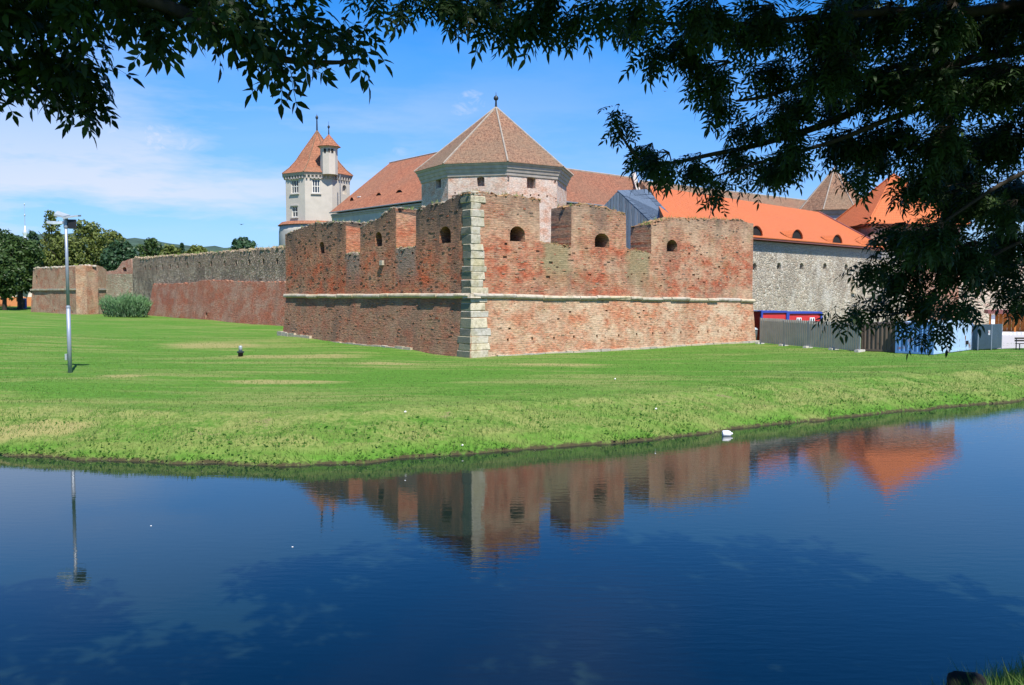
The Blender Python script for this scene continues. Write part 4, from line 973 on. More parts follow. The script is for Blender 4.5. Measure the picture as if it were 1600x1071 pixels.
# ---- weathered timber shed in front of it
ap = P(964, 300, 80.0); lb = P(945, 320, 81.2); rb = P(1016, 348, 75.8); rk = P(1011, 297.5, 78.6); re_ = P(1048, 338.5, 74.6)
sh = thing('timber_shed', (ap.x, ap.y, 7), 'small grey timber structure with plank gable and slate-blue board roof, behind the battlements', 'shed')
nb_ = 15
for k in range(nb_):
    f0 = k/nb_; f1 = (k+1)/nb_-.012
    def top(f):
        b = lb.lerp(rb, f); fa = (ap.x-lb.x)/(rb.x-lb.x)
        z = lb.z+(ap.z-lb.z)*f/fa if f < fa else ap.z+(rb.z-ap.z)*(f-fa)/(1-fa)
        return Vector((b.x, b.y, z))
    t0, t1 = top(f0), top(f1); nn = Vector((-(rb-lb).y, (rb-lb).x, 0)).normalized(); nn = nn*(.05+.02*(k % 2)); lowz = 9.0
    mb = MB(); mb.add([Vector((t0.x, t0.y, lowz)), Vector((t1.x, t1.y, lowz)), t1, t0, Vector((t0.x, t0.y, lowz))+nn, Vector((t1.x, t1.y, lowz))+nn, t1+nn, t0+nn],
                      [(0, 1, 2, 3), (4, 7, 6, 5), (0, 4, 5, 1), (1, 5, 6, 2), (2, 6, 7, 3), (3, 7, 4, 0)])
    mk('board', mb, M['board'], sh)
# roof boards in overlapping courses on the near slope
nr_ = 7; apf = Vector((top((ap.x-lb.x)/(rb.x-lb.x)))); 
for k in range(nr_):
    for c in range(5):
        f0 = k/nr_-.02; f1 = (k+1)/nr_+.03; g0 = c/5+.004; g1 = (c+1)/5-.004
        def sp(f, g): return (apf.lerp(rb, f)).lerp(rk.lerp(re_, f), g)
        up = Vector((.25, -.55, .8)).normalized(); o0 = .10-.05; o1 = .10; j = random.uniform(0, .03)
        q = [sp(f0, g0)+up*o0, sp(f0, g1)+up*o0, sp(f1+j, g1)+up*(o1+j), sp(f1+j, g0)+up*(o1+j)]
        mb = MB(); mb.add(q+[v-up*.04 for v in q], [(0, 1, 2, 3), (7, 6, 5, 4), (0, 4, 5, 1), (1, 5, 6, 2), (2, 6, 7, 3), (3, 7, 4, 0)])
        mk('roof_board', mb, M['roofboard'], sh)
mb = MB(); mb.poly(rb, re_, Vector((re_.x, re_.y, 9)), Vector((rb.x, rb.y, 9))); mb.poly(apf, rk, re_, rb); mb.poly(apf, lb, lb+(rk-apf), rk); mk('body', mb, M['roofboard'], sh)
0 and mk('roof_valley', MB().poly(rk, rk+Vector((2.6, 3.2, .4)), re_+Vector((1.8, 2.6, 1.0)), re_), M['roofboard'], sh)

# ---- stone wall far right, behind the kiosk
A = P(1480, 505, 104); B = P(1760, 505, 112); wz = Wall(A, B, th=1.2)
fw = thing('far_stone_wall', (A.x, A.y, 1.2), 'pinkish stone wall at the far right behind the wooden kiosk', 'wall')
pz = resample([(0, P(1480, 400, 104).z), (wz.L*.5, P(1600, 402, 108).z), (wz.L, P(1760, 405, 112).z)], .3, .06)
mk('stone_wall', wz.mesh([(0, .3), (wz.L, .3)]+pz[::-1]), M['stone_pink'], fw)

# ------------------------------------------------------------------ building site at the right
def corrugated(a, b, z0, z1, pitch=.2, depth=.04, nsub=None):
    """upright trapezoid-corrugated sheet from a to b (2-d)"""
    a = Vector(a[:2]); b = Vector(b[:2]); d = (b-a); L = d.length; d.normalize(); n = Vector((d.y, -d.x))
    if n.y > 0: n = -n
    k = max(1, round(L/pitch)); pts = []
    for i in range(k):
        for f, o in ((0, 0), (.3, 0), (.42, depth), (.72, depth), (.84, 0)): pts.append(a+d*(L*(i+f)/k)+n*o)
    pts.append(b); mb = MB(); m_ = len(pts)
    mb.add([(p_.x, p_.y, z0) for p_ in pts]+[(p_.x, p_.y, z1) for p_ in pts], [(i, i+1, m_+i+1, m_+i) for i in range(m_-1)])
    return mb
def fence(name, pxs, z_top_px, label, mat, foot=True, pitch=.24):
    g = [GP(px, py) for px, py in pxs]; o = thing(name, g[0], label, 'fence')
    for i in range(len(g)-1):
        a, b = g[i], g[i+1]; z0 = min(a.z, b.z)+.09
        z1 = P(pxs[i][0], z_top_px[i], a.y).z
        mk('panel', corrugated(a, b, z0, z1, pitch, .045), mat, o)
    for i, a in enumerate(g):
        z1 = P(pxs[i][0], z_top_px[min(i, len(z_top_px)-1)], a.y).z+.02
        mk('post', MB().tube([(a.x, a.y-.05, a.z), (a.x, a.y-.05, z1)], .028, 6), M['galv'], o)
        if foot: mk('foot_block', MB().box((a.x, a.y-.05, a.z+.06), (.75, .28, .15), .6, jit=.01), M['concrete'], o)
    return o, g
fence('sheet_metal_fence', ((1187, 537.5), (1224, 540.5), (1262, 543.8), (1302, 547), (1343, 550)), (497, 499.5, 501.5, 503.5, 505), 'row of four silver corrugated metal fence panels on concrete feet', M['sheet'])
fo, fg = fence('dark_metal_fence', ((1519, 547.6), (1527, 548), (1548, 547), (1564, 546)), (507.5, 507.3, 507, 507), 'dark blue-grey metal site fence with small white sign, right of blue container', M['sheet_dark'], False, .1)
sg = P(1543.5, 520, fg[2].y-.12)
sign = mk('sign', MB().box(sg, (.28, .02, .32), 0), M['white'], fo, label='small white notice with red lettering')
for k in range(3): mk('red_lettering', MB().box((sg.x-.07+.07*k, sg.y-.014, sg.z+.03), (.045, .006, .07)), M['red_paint'], sign)

def container(name, c, p1, p2, h, m1, m2, label, pitch=.28):
    """corner c, end of the left face p1, end of the right face p2"""
    c, p1, p2 = Vector(c), Vector(p1), Vector(p2); z0 = min(c.z, p1.z, p2.z)+.05; z1 = c.z+h
    o = thing(name, (c.x, c.y, c.z), label, 'container'); p3 = p1+(p2-c)
    for a, b, m_, nm in ((p1, c, m1, 'end_wall'), (c, p2, m2, 'side_wall'), (p2, p3, m1, 'end_wall'), (p3, p1, m2, 'side_wall')):
        mk(nm, corrugated(a, b, z0+.12, z1-.1, pitch, .05), m_, o)
    for q in (c, p1, p2, p3): mk('corner_post', MB().box((q.x, q.y, (z0+z1)/2), (.13, .13, z1-z0), math.atan2((p2-c).y, (p2-c).x)), m1, o)
    for a, b, m_ in ((p1, c, m1), (c, p2, m2), (p2, p3, m1), (p3, p1, m2)):
        mid = (a+b)/2; an = math.atan2((b-a).y, (b-a).x)
        for zz in (z0+.06, z1-.06): mk('rail', MB().box((mid.x, mid.y, zz), ((b-a).length-.14, .11, .12), an), m_, o)
    mk('roof', MB().poly(*[(q.x, q.y, z1-.03) for q in (c, p2, p3, p1)]), m2, o)
    return o
c = GP(1456.5, 555); p1 = GP(1403.5, 551.5); p2 = GP(1517, 547.5)
d2 = (p2-c); d2.z = 0; d1 = Vector((-d2.y, d2.x, 0)).normalized(); d1 = d1 if d1.x < 0 else -d1
p1 = c+d1*((p1-c).length*.98); 
bc_ = container('blue_container', c, p1, p2, 1.98, M['cont_blue'], M['cont_pale'], 'rusty pale blue corrugated shipping container standing on the grass edge')
q = c.lerp(p2, .86); dn = Vector((d2.y, -d2.x, 0)).normalized(); dn = dn if dn.y < 0 else -dn
mk('lock_box', MB().box(q+dn*.06+Vector((0, 0, .55)), (.2, .12, .24), math.atan2(d2.y, d2.x)), M['dark'], bc_)
c2 = p1+d1*.15+d2.normalized()*.35; 
container('brown_container', c2, c2+d1*2.2, c2+d2*.95, 1.86, M['cont_brown'], M['cont_brown'], 'dark rusty brown container between silver fence and blue container')
bx_ = P(1347.5, 549, 58.5)
# red site cabins behind the fence
def cabin(px0, px1, pytop, Y, label, win):
    a = P(px0, pytop, Y); b = P(px1, pytop+1.3, Y+.9); z0 = gz(a.x, a.y); z1 = a.z; d = Vector((b.x-a.x, b.y-a.y, 0)); L = d.length; an = math.atan2(d.y, d.x); n = Vector((-d.y, d.x, 0)).normalized()
    o = thing('site_cabin', (a.x, a.y, z0), label, 'cabin', 'red site cabins')
    ctr = Vector((a.x, a.y, 0))+d/2+n*1.2
    mk('body', MB().box((ctr.x, ctr.y, (z0+z1)/2), (L-.06, 2.34, z1-z0-.1), an), M['red_paint'], o)
    for s_ in (0, 1):
        q = Vector((a.x, a.y, 0))+d*s_; mk('corner_post', MB().box((q.x, q.y, (z0+z1)/2), (.16, .16, z1-z0), an), M['blue_paint'], o)
    q = Vector((a.x, a.y, 0))+d/2; mk('top_rail', MB().box((q.x, q.y, z1-.05), (L-.16, .16, .12), an), M['blue_paint'], o)
    mk('bottom_rail', MB().box((q.x, q.y, z0+.1), (L-.16, .16, .2), an), M['blue_paint'], o)
    mk('roof', MB().box((ctr.x, ctr.y, z1+.02), (L+.06, 2.45, .04), an), M['blue_paint'], o)
    for f in win:
        q = Vector((a.x, a.y, 0))+d*f-n*.02; zc = z1-.72
        wf = mk('window', MB().box((q.x, q.y, zc), (.46, .08, .55), an), M['white'], o)
        for s_ in (-1, 1): mk('pane', MB().box(q+d.normalized()*(.11*s_)-n*.045+Vector((0, 0, zc)), (.12, .01, .42), an), M['glass'], wf)
cabin(1190, 1229.5, 487, 69.5, 'red site cabin with blue frame nearest the bastion, behind the fence', [])
cabin(1231.5, 1283, 488.3, 70.6, 'red site cabin with two small white windows behind the fence', [.32, .72])
# bin between wall and fence
q = GP(1183.5, 536); q.y += 1.2; rb_ = .33
bn = thing('rubbish_bin', q, 'dark green dustbin with grey lid beside the bastion end', 'bin')
mk('bin_body', MB().lathe(q, [(.26, 0), (.33, .95)], 14), M['green_bin'], bn, True); mk('lid', MB().lathe(q, [(.36, .951), (.34, 1.05), (.2, 1.16), (.02, 1.2)], 14), M['lamp_grey'], bn, True)

# pavement, kiosk, bench
pv = [P(1500, 512, 92), P(1800, 514, 98), P(1800, 540, 62), P(1570, 546.5, 58.4), P(1520, 546, 60)]
def pave():
    V = []; nxp, nyp = 24, 24
    for j in range(nyp+1):
        for i in range(nxp+1):
            f, g = i/nxp, j/nyp
            a = Vector((29.0+f*26, 58.6+f*1.5)); b = Vector((44+f*40, 96)); q = a.lerp(b, g); V.append((q.x, q.y, gz(q.x, q.y)+.03))
    return MB().add(V, [(j*(nxp+1)+i, j*(nxp+1)+i+1, (j+1)*(nxp+1)+i+1, (j+1)*(nxp+1)+i) for j in range(nyp) for i in range(nxp)])
mk('pavement', pave(), M['paving'], kind='structure')
kz = gz(48, 88)+.04; ka = P(1545, 500, 86); kb = P(1640, 500, 84)
ko = thing('wooden_kiosk', (ka.x, ka.y, kz), 'orange-brown wooden kiosk with flat dark red roof at the right edge', 'kiosk')
zt_ = P(1545, 485, 86).z; an = math.atan2(kb.y-ka.y, kb.x-ka.x); L = (kb-ka).length; dk = Vector((math.cos(an), math.sin(an), 0)); nk = Vector((-dk.y, dk.x, 0))
mk('roof', MB().box(Vector((ka.x, ka.y, zt_-.16))+dk*L/2+nk*1.0, (L+.3, 3.4, .36), an), M['kiosk_roof'], ko)
nbk = 12
for k in range(nbk):
    q = Vector((ka.x, ka.y, 0))+dk*(.55+(L-.7)*(k+.5)/nbk)+nk*.5; mk('wall_board', MB().box((q.x, q.y, (kz+zt_-.35)/2), ((L-.7)/nbk-.02, .06, zt_-.36-kz), an), M['kiosk_wood'], ko)
for f in (.0, .42, .78):
    q = Vector((ka.x, ka.y, 0))+dk*(.08+f*L)-nk*.3; mk('post', MB().box((q.x, q.y, (kz+zt_-.35)/2), (.16, .16, zt_-.36-kz), an), M['kiosk_wood'], ko)
q = Vector((ka.x, ka.y, 0))+dk*.33-nk*.42; mk('notice_board', MB().box((q.x, q.y, kz+1.15), (.32, .05, 1.0), an), M['white'], ko)
for k in range(7):
    q = P(1566+k*6, 513.5, 78); zz = gz(q.x, q.y); mk('kerb_stone', MB().box((q.x, q.y, zz+.12), (.32, .3, .26), .1*k), M['white'], None, label='white painted kerb stone in the row before the kiosk', cat='kerb stone', group='white kerb stones')
q = GP(1596, 547.5); bnch = thing('park_bench', q, 'small dark park bench at the right edge of the lawn', 'bench')
for k in range(3): mk('seat_slat', MB().box(q+Vector((.35, .14*k-.1, .44)), (1.3, .11, .04)), M['bark'], bnch)
for k in range(2): mk('back_slat', MB().box(q+Vector((.35, .3, .62+.16*k)), (1.3, .03, .11)), M['bark'], bnch)
for sx in (-.2, .9):
    for sy in (-.12, .28): mk('leg', MB().box(q+Vector((sx, sy, .21 if sy < 0 else .4)), (.05, .05, .42 if sy < 0 else .8)), M['iron'], bnch)

# ------------------------------------------------------------------ lamp post and small things on the lawn
q = GP(109.5, 583); zt = P(107, 340, q.y).z
lp = thing('lamp_post', q, 'tall grey lamp post with three angled floodlight heads on the lawn', 'lamp post')
zm = P(109, 480, q.y).z
mk('lower_pole', MB().tube([q-Vector((0, 0, .2)), (q.x, q.y, zm)], .092, 12), M['galv'], lp, True)
mk('upper_pole', MB().tube([(q.x, q.y, zm), (q.x, q.y, zt)], [.076, .065], 12), M['galv'], lp, True)
mk('collar', MB().lathe((q.x, q.y, zm), [(.098, -.06), (.098, .03), (.076, .06)], 12), M['galv'], lp)
mk('junction_box', MB().box((q.x-.14, q.y-.02, q.z+.75), (.09, .12, .28)), M['lamp_grey'], lp)
hz = zt
def head(name, pts, up, th, mat):
    pts = [Vector(p_) for p_ in pts]; up = Vector(up); mb = MB(); n = len(pts); mb.add([p_ for p_ in pts]+[p_+up*th for p_ in pts], [tuple(range(n-1, -1, -1)), tuple(range(n, 2*n))]+[(i, (i+1) % n, n+(i+1) % n, n+i) for i in range(n)]); return mk(name, mb, mat, lp)
head('arm_lamp', [(q.x-.85, q.y-.08, hz-.28), (q.x-.5, q.y-.16, hz-.33), (q.x-.12, q.y-.08, hz-.30), (q.x-.12, q.y+.08, hz-.30), (q.x-.5, q.y+.16, hz-.33), (q.x-.85, q.y+.08, hz-.28)], (0, 0, 1), .12, M['tin'])
head('flat_lamp', [(q.x-.52, q.y-.05, hz+.06), (q.x-.02, q.y-.15, hz-.04), (q.x-.02, q.y+.45, hz+.06), (q.x-.62, q.y+.45, hz+.26)], (.1, 0, 1), .09, M['lamp_grey'])
head('flat_lamp', [(q.x+.02, q.y-.3, hz-.10), (q.x+.62, q.y-.10, hz+.02), (q.x+.55, q.y+.35, hz+.07), (q.x+.02, q.y+.25, hz+.02)], (.0, 0, 1), .08, M['lamp_grey'])
mk('floodlight', MB().box((q.x+.27, q.y+.05, hz-.30), (.30, .26, .42), .25, jit=.01), M['black'], lp)
mk('bracket', MB().tube([(q.x-.2, q.y, hz-.22), (q.x+.3, q.y, hz-.16)], .04, 6), M['galv'], lp)
mk('cap', MB().lathe((q.x, q.y, hz), [(.085, -.5), (.1, -.45), (.1, -.05), (.06, .03)], 10), M['galv'], lp)

q = GP(376, 557.5)
hy = thing('hydrant_stub', q, 'short dark standpipe with flanged collar standing on the dry grass', 'standpipe')
mk('base_pipe', MB().lathe(q, [(.15, -.05), (.15, .2), (.17, .22)], 12), M['black'], hy, True)
mk('flange', MB().lathe(q, [(.17, .22), (.21, .24), (.21, .30), (.12, .32)], 12), M['iron'], hy)
mk('top_pipe', MB().lathe(q, [(.11, .3), (.105, .58), (.09, .62), (.03, .64)], 12), M['lamp_grey'], hy, True)
# white plastic jug at the waterline
q = GZ(1135, 676, .10)
jg = thing('plastic_jug', (q.x, q.y, 0), 'white plastic jug floating on its side at the water edge', 'jug')
mb = MB(); prof = [(.02, -.2), (.12, -.195), (.135, -.17), (.135, .05), (.115, .12), (.06, .17), (.04, .19)]
mb.lathe((0, 0, 0), prof, 14); me = mb.mesh('jug_body', M['white'], True); me.transform(Matrix.Translation((q.x, q.y-.1, .07)) @ Matrix.Rotation(R(8), 4, 'Y') @ Matrix.Rotation(R(82), 4, 'Y') @ Matrix.Scale(.85, 4)); mk('jug_body', me, None, jg)
me = MB().lathe((0, 0, 0), [(.045, .19), (.045, .225)], 10).mesh('jug_cap', M['white']); me.transform(Matrix.Translation((q.x, q.y-.1, .07)) @ Matrix.Rotation(R(90), 4, 'Y') @ Matrix.Scale(.85, 4)); mk('jug_cap', me, None, jg)
for k, (px, py, lab) in enumerate(((1025, 641, 'scrap of white paper on the bank crest, nearest the floating jug'), (633, 646, 'white paper scrap on the bank below the bastion corner'), (961, 594, 'tiny white scrap on the middle of the lawn'), (722, 690, 'pale crumpled scrap low on the bank'))):
    q = GP(px, py); mb = MB(); mb.add([q+Vector(v_)*.6 for v_ in ((-.06, 0, .06), (.05, -.03, .07), (.07, .05, .11), (-.04, .06, .10), (0, .02, .14))], [(0, 1, 4), (1, 2, 4), (2, 3, 4), (3, 0, 4), (0, 3, 2, 1)])
    mk('paper_scrap', mb, M['white'], label=lab, cat='litter', group='scraps of litter')
for px, py, lab in ((236, 822, 'tiny white fleck floating left of centre in open water'), (457, 855, 'tiny white fleck floating below the slender tower reflection'), (1024, 709, 'white fleck floating near the far bank'), (633, 751, 'pale fleck floating in the bank reflection')):
    q = GZ(px, py, 0); mk('floating_fleck', MB().box((q.x, q.y, .004), (.03, .025, .008), .4), M['white'], label=lab, cat='litter', group='flecks floating on the pond')
# birds
def bird(px, py, Y, span, label):
    q = P(px, py, Y); mb = MB(); s = span/2
    mb.add([q+Vector(v)*s for v in ((-1, .1, .28), (-.45, -.1, .12), (0, -.25, 0), (.45, -.1, .1), (1, .1, .2), (.4, .18, .06), (0, .5, -.02), (-.4, .18, .08), (0, 0, -.14), (0, 0, .1))],
           [(0, 1, 7), (1, 9, 7), (1, 2, 9), (2, 3, 9), (3, 5, 9), (3, 4, 5), (5, 6, 9), (6, 7, 9), (2, 8, 1), (2, 3, 8), (3, 5, 8), (5, 6, 8), (6, 7, 8), (7, 1, 8)])
    mk('bird', mb, M['black'], label=label, cat='bird', group='birds in the sky')
bird(377, 351, 120, 1.0, 'small dark bird gliding left of the slender tower'); bird(1039, 143, 60, .35, 'tiny dark bird in the sky right of the octagonal tower')

# ------------------------------------------------------------------ far left: hills, house, spire
def hills():
    pts = [(-1400, 372), (-600, 366), (-200, 362), (60, 366), (150, 370), (200, 372), (260, 379), (320, 385), (360, 389), (420, 394), (520, 402), (700, 412), (1000, 420), (1500, 418), (2200, 410), (3000, 412)]
    mb = MB(); V = []; n = 0
    xs = np.linspace(-1400, 3000, 320)
    rows = ((1500, 0.0), (1650, .55), (1800, .85), (1950, 1.0), (2300, .8))
    for Y, f in rows:
        for x in xs:
            h = P(x, np.interp(x, [a for a, b in pts], [b for a, b in pts]), 1950).z
            X = (x-800)/F*1950; V.append((X, Y, f*h*(1+.02*math.sin(x*.05+Y))+f*(float(vnoise(X, Y, .035, 2))-.5)*9+f*(float(vnoise(X, Y, .12, 4))-.5)*4))
    k = len(xs); mb.add(V, [(j*k+i, j*k+i+1, (j+1)*k+i+1, (j+1)*k+i) for j in range(len(rows)-1) for i in range(k-1)]); return mb
mk('hills', hills(), M['wood_far'], kind='structure', smooth=True)
q0 = P(-30, 461, 175); q1 = P(44, 461, 178); z0 = gz(q0.x, q0.y)
ho = thing('low_house', (q0.x, q0.y, z0), 'low white and orange house half hidden under trees at far left', 'house')
an = math.atan2(q1.y-q0.y, q1.x-q0.x); L = (q1-q0).length; c = (q0+q1)/2
mk('plinth', MB().box((c.x, c.y+3, z0+.9), (L, 6, 2.0), an), M['house_orange'], ho); mk('wall', MB().box((c.x, c.y+3, z0+3.1), (L-.1, 5.9, 2.4), an), M['house_wall'], ho)
mb = MB(); zr = z0+4.2; mb.add([(c.x-L/2-.3, c.y-.3, zr), (c.x+L/2+.3, c.y-.3, zr), (c.x+L/2+.3, c.y+6.3, zr), (c.x-L/2-.3, c.y+6.3, zr), (c.x-L/2-.3, c.y+3, zr+2), (c.x+L/2+.3, c.y+3, zr+2)], [(0, 1, 5, 4), (2, 3, 4, 5), (0, 4, 3), (1, 2, 5)])
mk('roof', mb, M['tile_red'], ho)
for k in range(4): mk('window', MB().box((c.x-L*.35+L*.23*k, c.y-.02, z0+2.9), (1.1, .1, 1.2), an), M['glass'], ho)
q = P(37, 468, 150); z0 = gz(q.x, q.y)
cb = thing('utility_cabinet', (q.x, q.y, z0), 'dark blue utility cabinet standing under the trees at far left', 'cabinet')
mk('cabinet_body', MB().box((q.x, q.y, z0+.85), (.8, .5, 1.7)), M['blue_paint'], cb); mk('cabinet_lid', MB().box((q.x, q.y, z0+1.76), (.9, .6, .1)), M['white'], cb); mk('cabinet_door', MB().box((q.x, q.y-.262, z0+.85), (.66, .02, 1.45)), M['black'], cb)
q = P(40, 384, 320); chs = thing('church_spire', (q.x, q.y, 4), 'pale metal church spire with thin needle above the far left trees', 'church tower')
mk('tower_body', MB().box((q.x, q.y, (q.z+4)/2), (3, 3, q.z-4)), M['house_wall'], chs)
mk('dome', MB().lathe((q.x, q.y, q.z), [(1.7, 0), (1.6, .6), (1.2, 1.8), (.8, 2.8), (.7, 3.9), (.95, 4.5), (.75, 5.3), (.35, 6.3), (.1, 7.5)], 12), M['tin'], chs, True)
mk('needle', MB().lathe((q.x, q.y, q.z+7.5), [(.14, 0), (.09, 3.2), (.28, 3.4), (.28, 3.8), (.07, 4.1), (.05, 7.2), (.22, 7.4), (.22, 7.7), (.03, 8)], 8), M['lamp_grey'], chs)

# ------------------------------------------------------------------ foliage helpers
def unit(v): return v/np.maximum(np.linalg.norm(v, axis=-1, keepdims=True), 1e-9)
def crown_mesh(name, clumps, n_per, leaf, mat, seed, flat=.75, droop=0.0):
    """clumps: (centre, radius); leaves scattered mostly through each clump's outer shell"""
    rng = np.random.default_rng(seed); Vs = []; Cs = []
    for (c, r) in clumps:
        n = max(30, int(n_per*r*r)); d = unit(rng.normal(size=(n, 3))); rad = r*(.45+.6*rng.random(n)**.6)
        p = np.array(c)+d*rad[:, None]*np.array((1, 1, flat))
        nrm = unit(d*.9+rng.normal(size=(n, 3))*.7+np.array((0, 0, .35))); a = unit(np.cross(nrm, rng.normal(size=(n, 3)))); b = np.cross(nrm, a)
        s = leaf*(.6+.8*rng.random(n))[:, None]
        Vs.append(np.stack([p-a*s, p-b*s*.55, p+a*s, p+b*s*.55], 1).reshape(-1, 3))
        tone = np.clip(.35+.35*rng.random(n)+.35*(d[:, 2])*.5+.3*(rng.random()-.5), 0, 1.2); Cs.append(np.repeat(tone, 4))
    V = np.concatenate(Vs); T = np.arange(len(V)).reshape(-1, 4); return np_mesh(name, V, T, mat, np.concatenate(Cs))
def far_tree(px, py_top, wpx, Y, base_py, mat, label, cat='tree', seed=1, pointed=False, n_per=75, leaf=.30, trunk_h=None):
    wpx *= 1.3; py_top -= 4
    rng = random.Random(seed); top = P(px, py_top, Y); X = top.x; z0 = gz(X, Y)-.3; zb = max(z0+1.0, P(px, base_py, Y).z); H = top.z-zb; Wd = wpx/F*Y/2
    o = thing('broadleaf_tree' if not pointed else 'conical_tree', (X, Y, z0), label, cat, 'trees beyond the walls')
    cl = []; n = 34
    for k in range(n):
        f = (k+.5)/n; prof = (math.sin(math.pi*min(1, .12+.83*f)) ** .75) if not pointed else (1.02-f)**.85*(1 if f > .08 else .7)
        a = k*2.4; rr = Wd*prof*rng.uniform(.35, .80); r = (Wd*.34)*rng.uniform(.65, 1.15)*(.55+.5*prof)
        cl.append(((X+math.cos(a)*rr, Y+math.sin(a)*rr*.8, zb+H*f*.93), r))
    mk('crown', crown_mesh('crown', cl, n_per, leaf, mat, seed, .8), None, o)
    mb = MB(); mb.tube([(X, Y, z0), (X+.2, Y, zb+H*.3), (X, Y, zb+H*.75)], [Wd*.075+.12, Wd*.05+.08, .05], 8)
    for k in range(6):
        a = k*2.1; h = zb+H*(.12+.09*k); mb.tube([(X, Y, h-H*.08), (X+math.cos(a)*Wd*.3, Y+math.sin(a)*Wd*.3, h+H*.05), (X+math.cos(a)*Wd*.6, Y+math.sin(a)*Wd*.5, h+H*.14)], [.14, .09, .04], 5)
    mk('trunk', mb, M['bark'], o)
FT = [
    (-20, 352, 90, 150, 452, 'tree_a', 'dark broad tree cut by the left edge of the picture', 11, False),
    (28, 372, 70, 146, 450, 'tree_a', 'dark green tree left of the far bastion, before the low house', 12, False),
    (52, 360, 28, 165, 440, 'tree_c', 'small rounded treetop just right of the church spire', 13, False),
    (80, 329, 62, 168, 455, 'tree_b', 'tallest olive-green tree with pointed crown behind the lamp post', 14, True),
    (98, 372, 60, 158, 450, 'tree_b', 'lower olive tree directly behind the lamp pole', 15, False),
    (138, 348, 70, 165, 450, 'tree_b', 'large rounded yellow-green tree right of the lamp head', 16, False),
    (176, 362, 60, 172, 450, 'tree_b', 'yellow-green tree behind the ruined wall stub', 17, False),
    (190, 380, 58, 150, 440, 'tree_c', 'low dark blue-green tree over the ruined arch', 18, False),
    (236, 374, 40, 165, 430, 'tree_a', 'dark tree above the start of the grey stone wall', 19, False),
    (266, 385, 36, 160, 425, 'tree_b', 'small light green treetop above the stone wall, second from the ruined stub', 20, False),
    (284, 382, 14, 170, 420, 'tree_c', 'narrow pointed treetop above the stone wall', 21, True),
    (308, 388, 40, 165, 420, 'tree_b', 'low light green treetop above the stone wall, nearest the bird', 22, False),
    (380, 376, 46, 130, 420, 'tree_c', 'bright green treetop above the stone wall left of the slender tower', 23, False),
    (4, 400, 50, 140, 462, 'tree_a', 'nearest dark tree at the far left lawn edge', 24, False),
    (-60, 345, 110, 165, 452, 'tree_a', 'big dark tree outside the left picture edge', 25, False),
]
for px, pt2, wp, Y, bp, m_, lab, sd2, pnt in FT: far_tree(px, pt2, wp, Y, bp, M[m_], lab, seed=sd2, pointed=pnt)

# willow-like shrub at the foot of the wall
q = GP(197, 496); sh_ = thing('leafy_shrub', q, 'wide bushy green shrub at the foot of the stone wall', 'shrub')
def shrub_mesh():
    rng = np.random.default_rng(5); n = 5200; V = []; C = []
    th = rng.random(n)*2*np.pi; rr = np.sqrt(rng.random(n)); bx = np.cos(th)*rr*2.45; by = np.sin(th)*rr*1.5
    h = 2.9*np.sqrt(np.clip(1-(bx/3.1)**2, .1, 1))*(.62+.5*vnoise(bx+4, by, 1.5, 4))*(1-.2*rng.random(n)**2); f = rng.random(n)**.75
    p = np.stack([q.x+bx*(1+.25*f), q.y+by*(1+.25*f), q.z+h*f], 1)
    d = unit(np.stack([bx*.16+rng.normal(size=n)*.35, by*.16+rng.normal(size=n)*.35, np.ones(n)], 1)); s = unit(np.cross(d, rng.normal(size=(n, 3))))*.045
    L = (.28+.25*rng.random(n))[:, None]
    V = np.stack([p-s, p+s, p+d*L], 1).reshape(-1, 3); C = np.repeat(np.clip(.2+.6*f+.3*(rng.random(n)-.5), 0, 1), 3)
    return np_mesh('foliage', V, np.arange(n*3).reshape(-1, 3), M['shrub'], C)
mk('foliage', shrub_mesh(), None, sh_)
mb = MB()
for k in range(14): a = k*.9; mb.tube([(q.x+math.cos(a)*.8, q.y+math.sin(a)*.5, q.z-.1), (q.x+math.cos(a)*2.0, q.y+math.sin(a)*1.0, q.z+1.7)], [.03, .012], 5)
mk('stem', mb, M['bark'], sh_)

# ------------------------------------------------------------------ lawn and bank grass (blades, uncountable)
def blades(n, xr, yr, hgt, wid, dens_fn, tone_fn, seed):
    rng = np.random.default_rng(seed); x = rng.uniform(*xr, n); y = rng.uniform(*yr, n)
    z = ground_z(x, y); keep = dens_fn(x, y, z, rng); x, y, z = x[keep], y[keep], z[keep]; m_ = len(x)
    a = rng.random(m_)*2*np.pi; h = hgt(x, y, rng); wd = wid*(.7+.6*rng.random(m_))
    s = np.stack([np.cos(a)*wd, np.sin(a)*wd, np.zeros(m_)], 1); lean = np.stack([rng.normal(size=m_)*.45, rng.normal(size=m_)*.45, np.ones(m_)], 1)*h[:, None]
    p = np.stack([x, y, z-.005], 1); V = np.stack([p-s, p+s, p+lean], 1).reshape(-1, 3)
    C = np.repeat(np.clip(tone_fn(x, y, rng), 0, 1), 3); return V, C
def in_view(x, y): return np.abs(x) < y*.62+1.5
def lawn_d(x, y, z, rng): return in_view(x, y) & (z > .02) & (rng.random(len(x)) < np.interp(y-shore(x), [0, .04, .15, 5, 10, 30], [0, .5, 1, .9, .45, .2]))
def lawn_t(x, y, rng):
    t_ = y-shore(x); pat = vnoise(x*.6, y*1.4, .8, 11)*.6+vnoise(x, y, 2.6, 12)*.4; dry = np.interp(pat, [.42, .62], [0, 1])*np.interp(t_, [0, .8, 3.5, 6], [.5, .95, .8, .25])
    return .08+.25*rng.random(len(x))+dry*.55
V, C = blades(430000, (-38, 44), (24, 66), lambda x, y, r: np.interp(y-shore(x), [0, .5, 2.5, 5], [.17, .14, .09, .05])*(.5+r.random(len(x)))*(.55+.9*vnoise(x, y, 1.1, 31)), .013, lawn_d, lawn_t, 1)
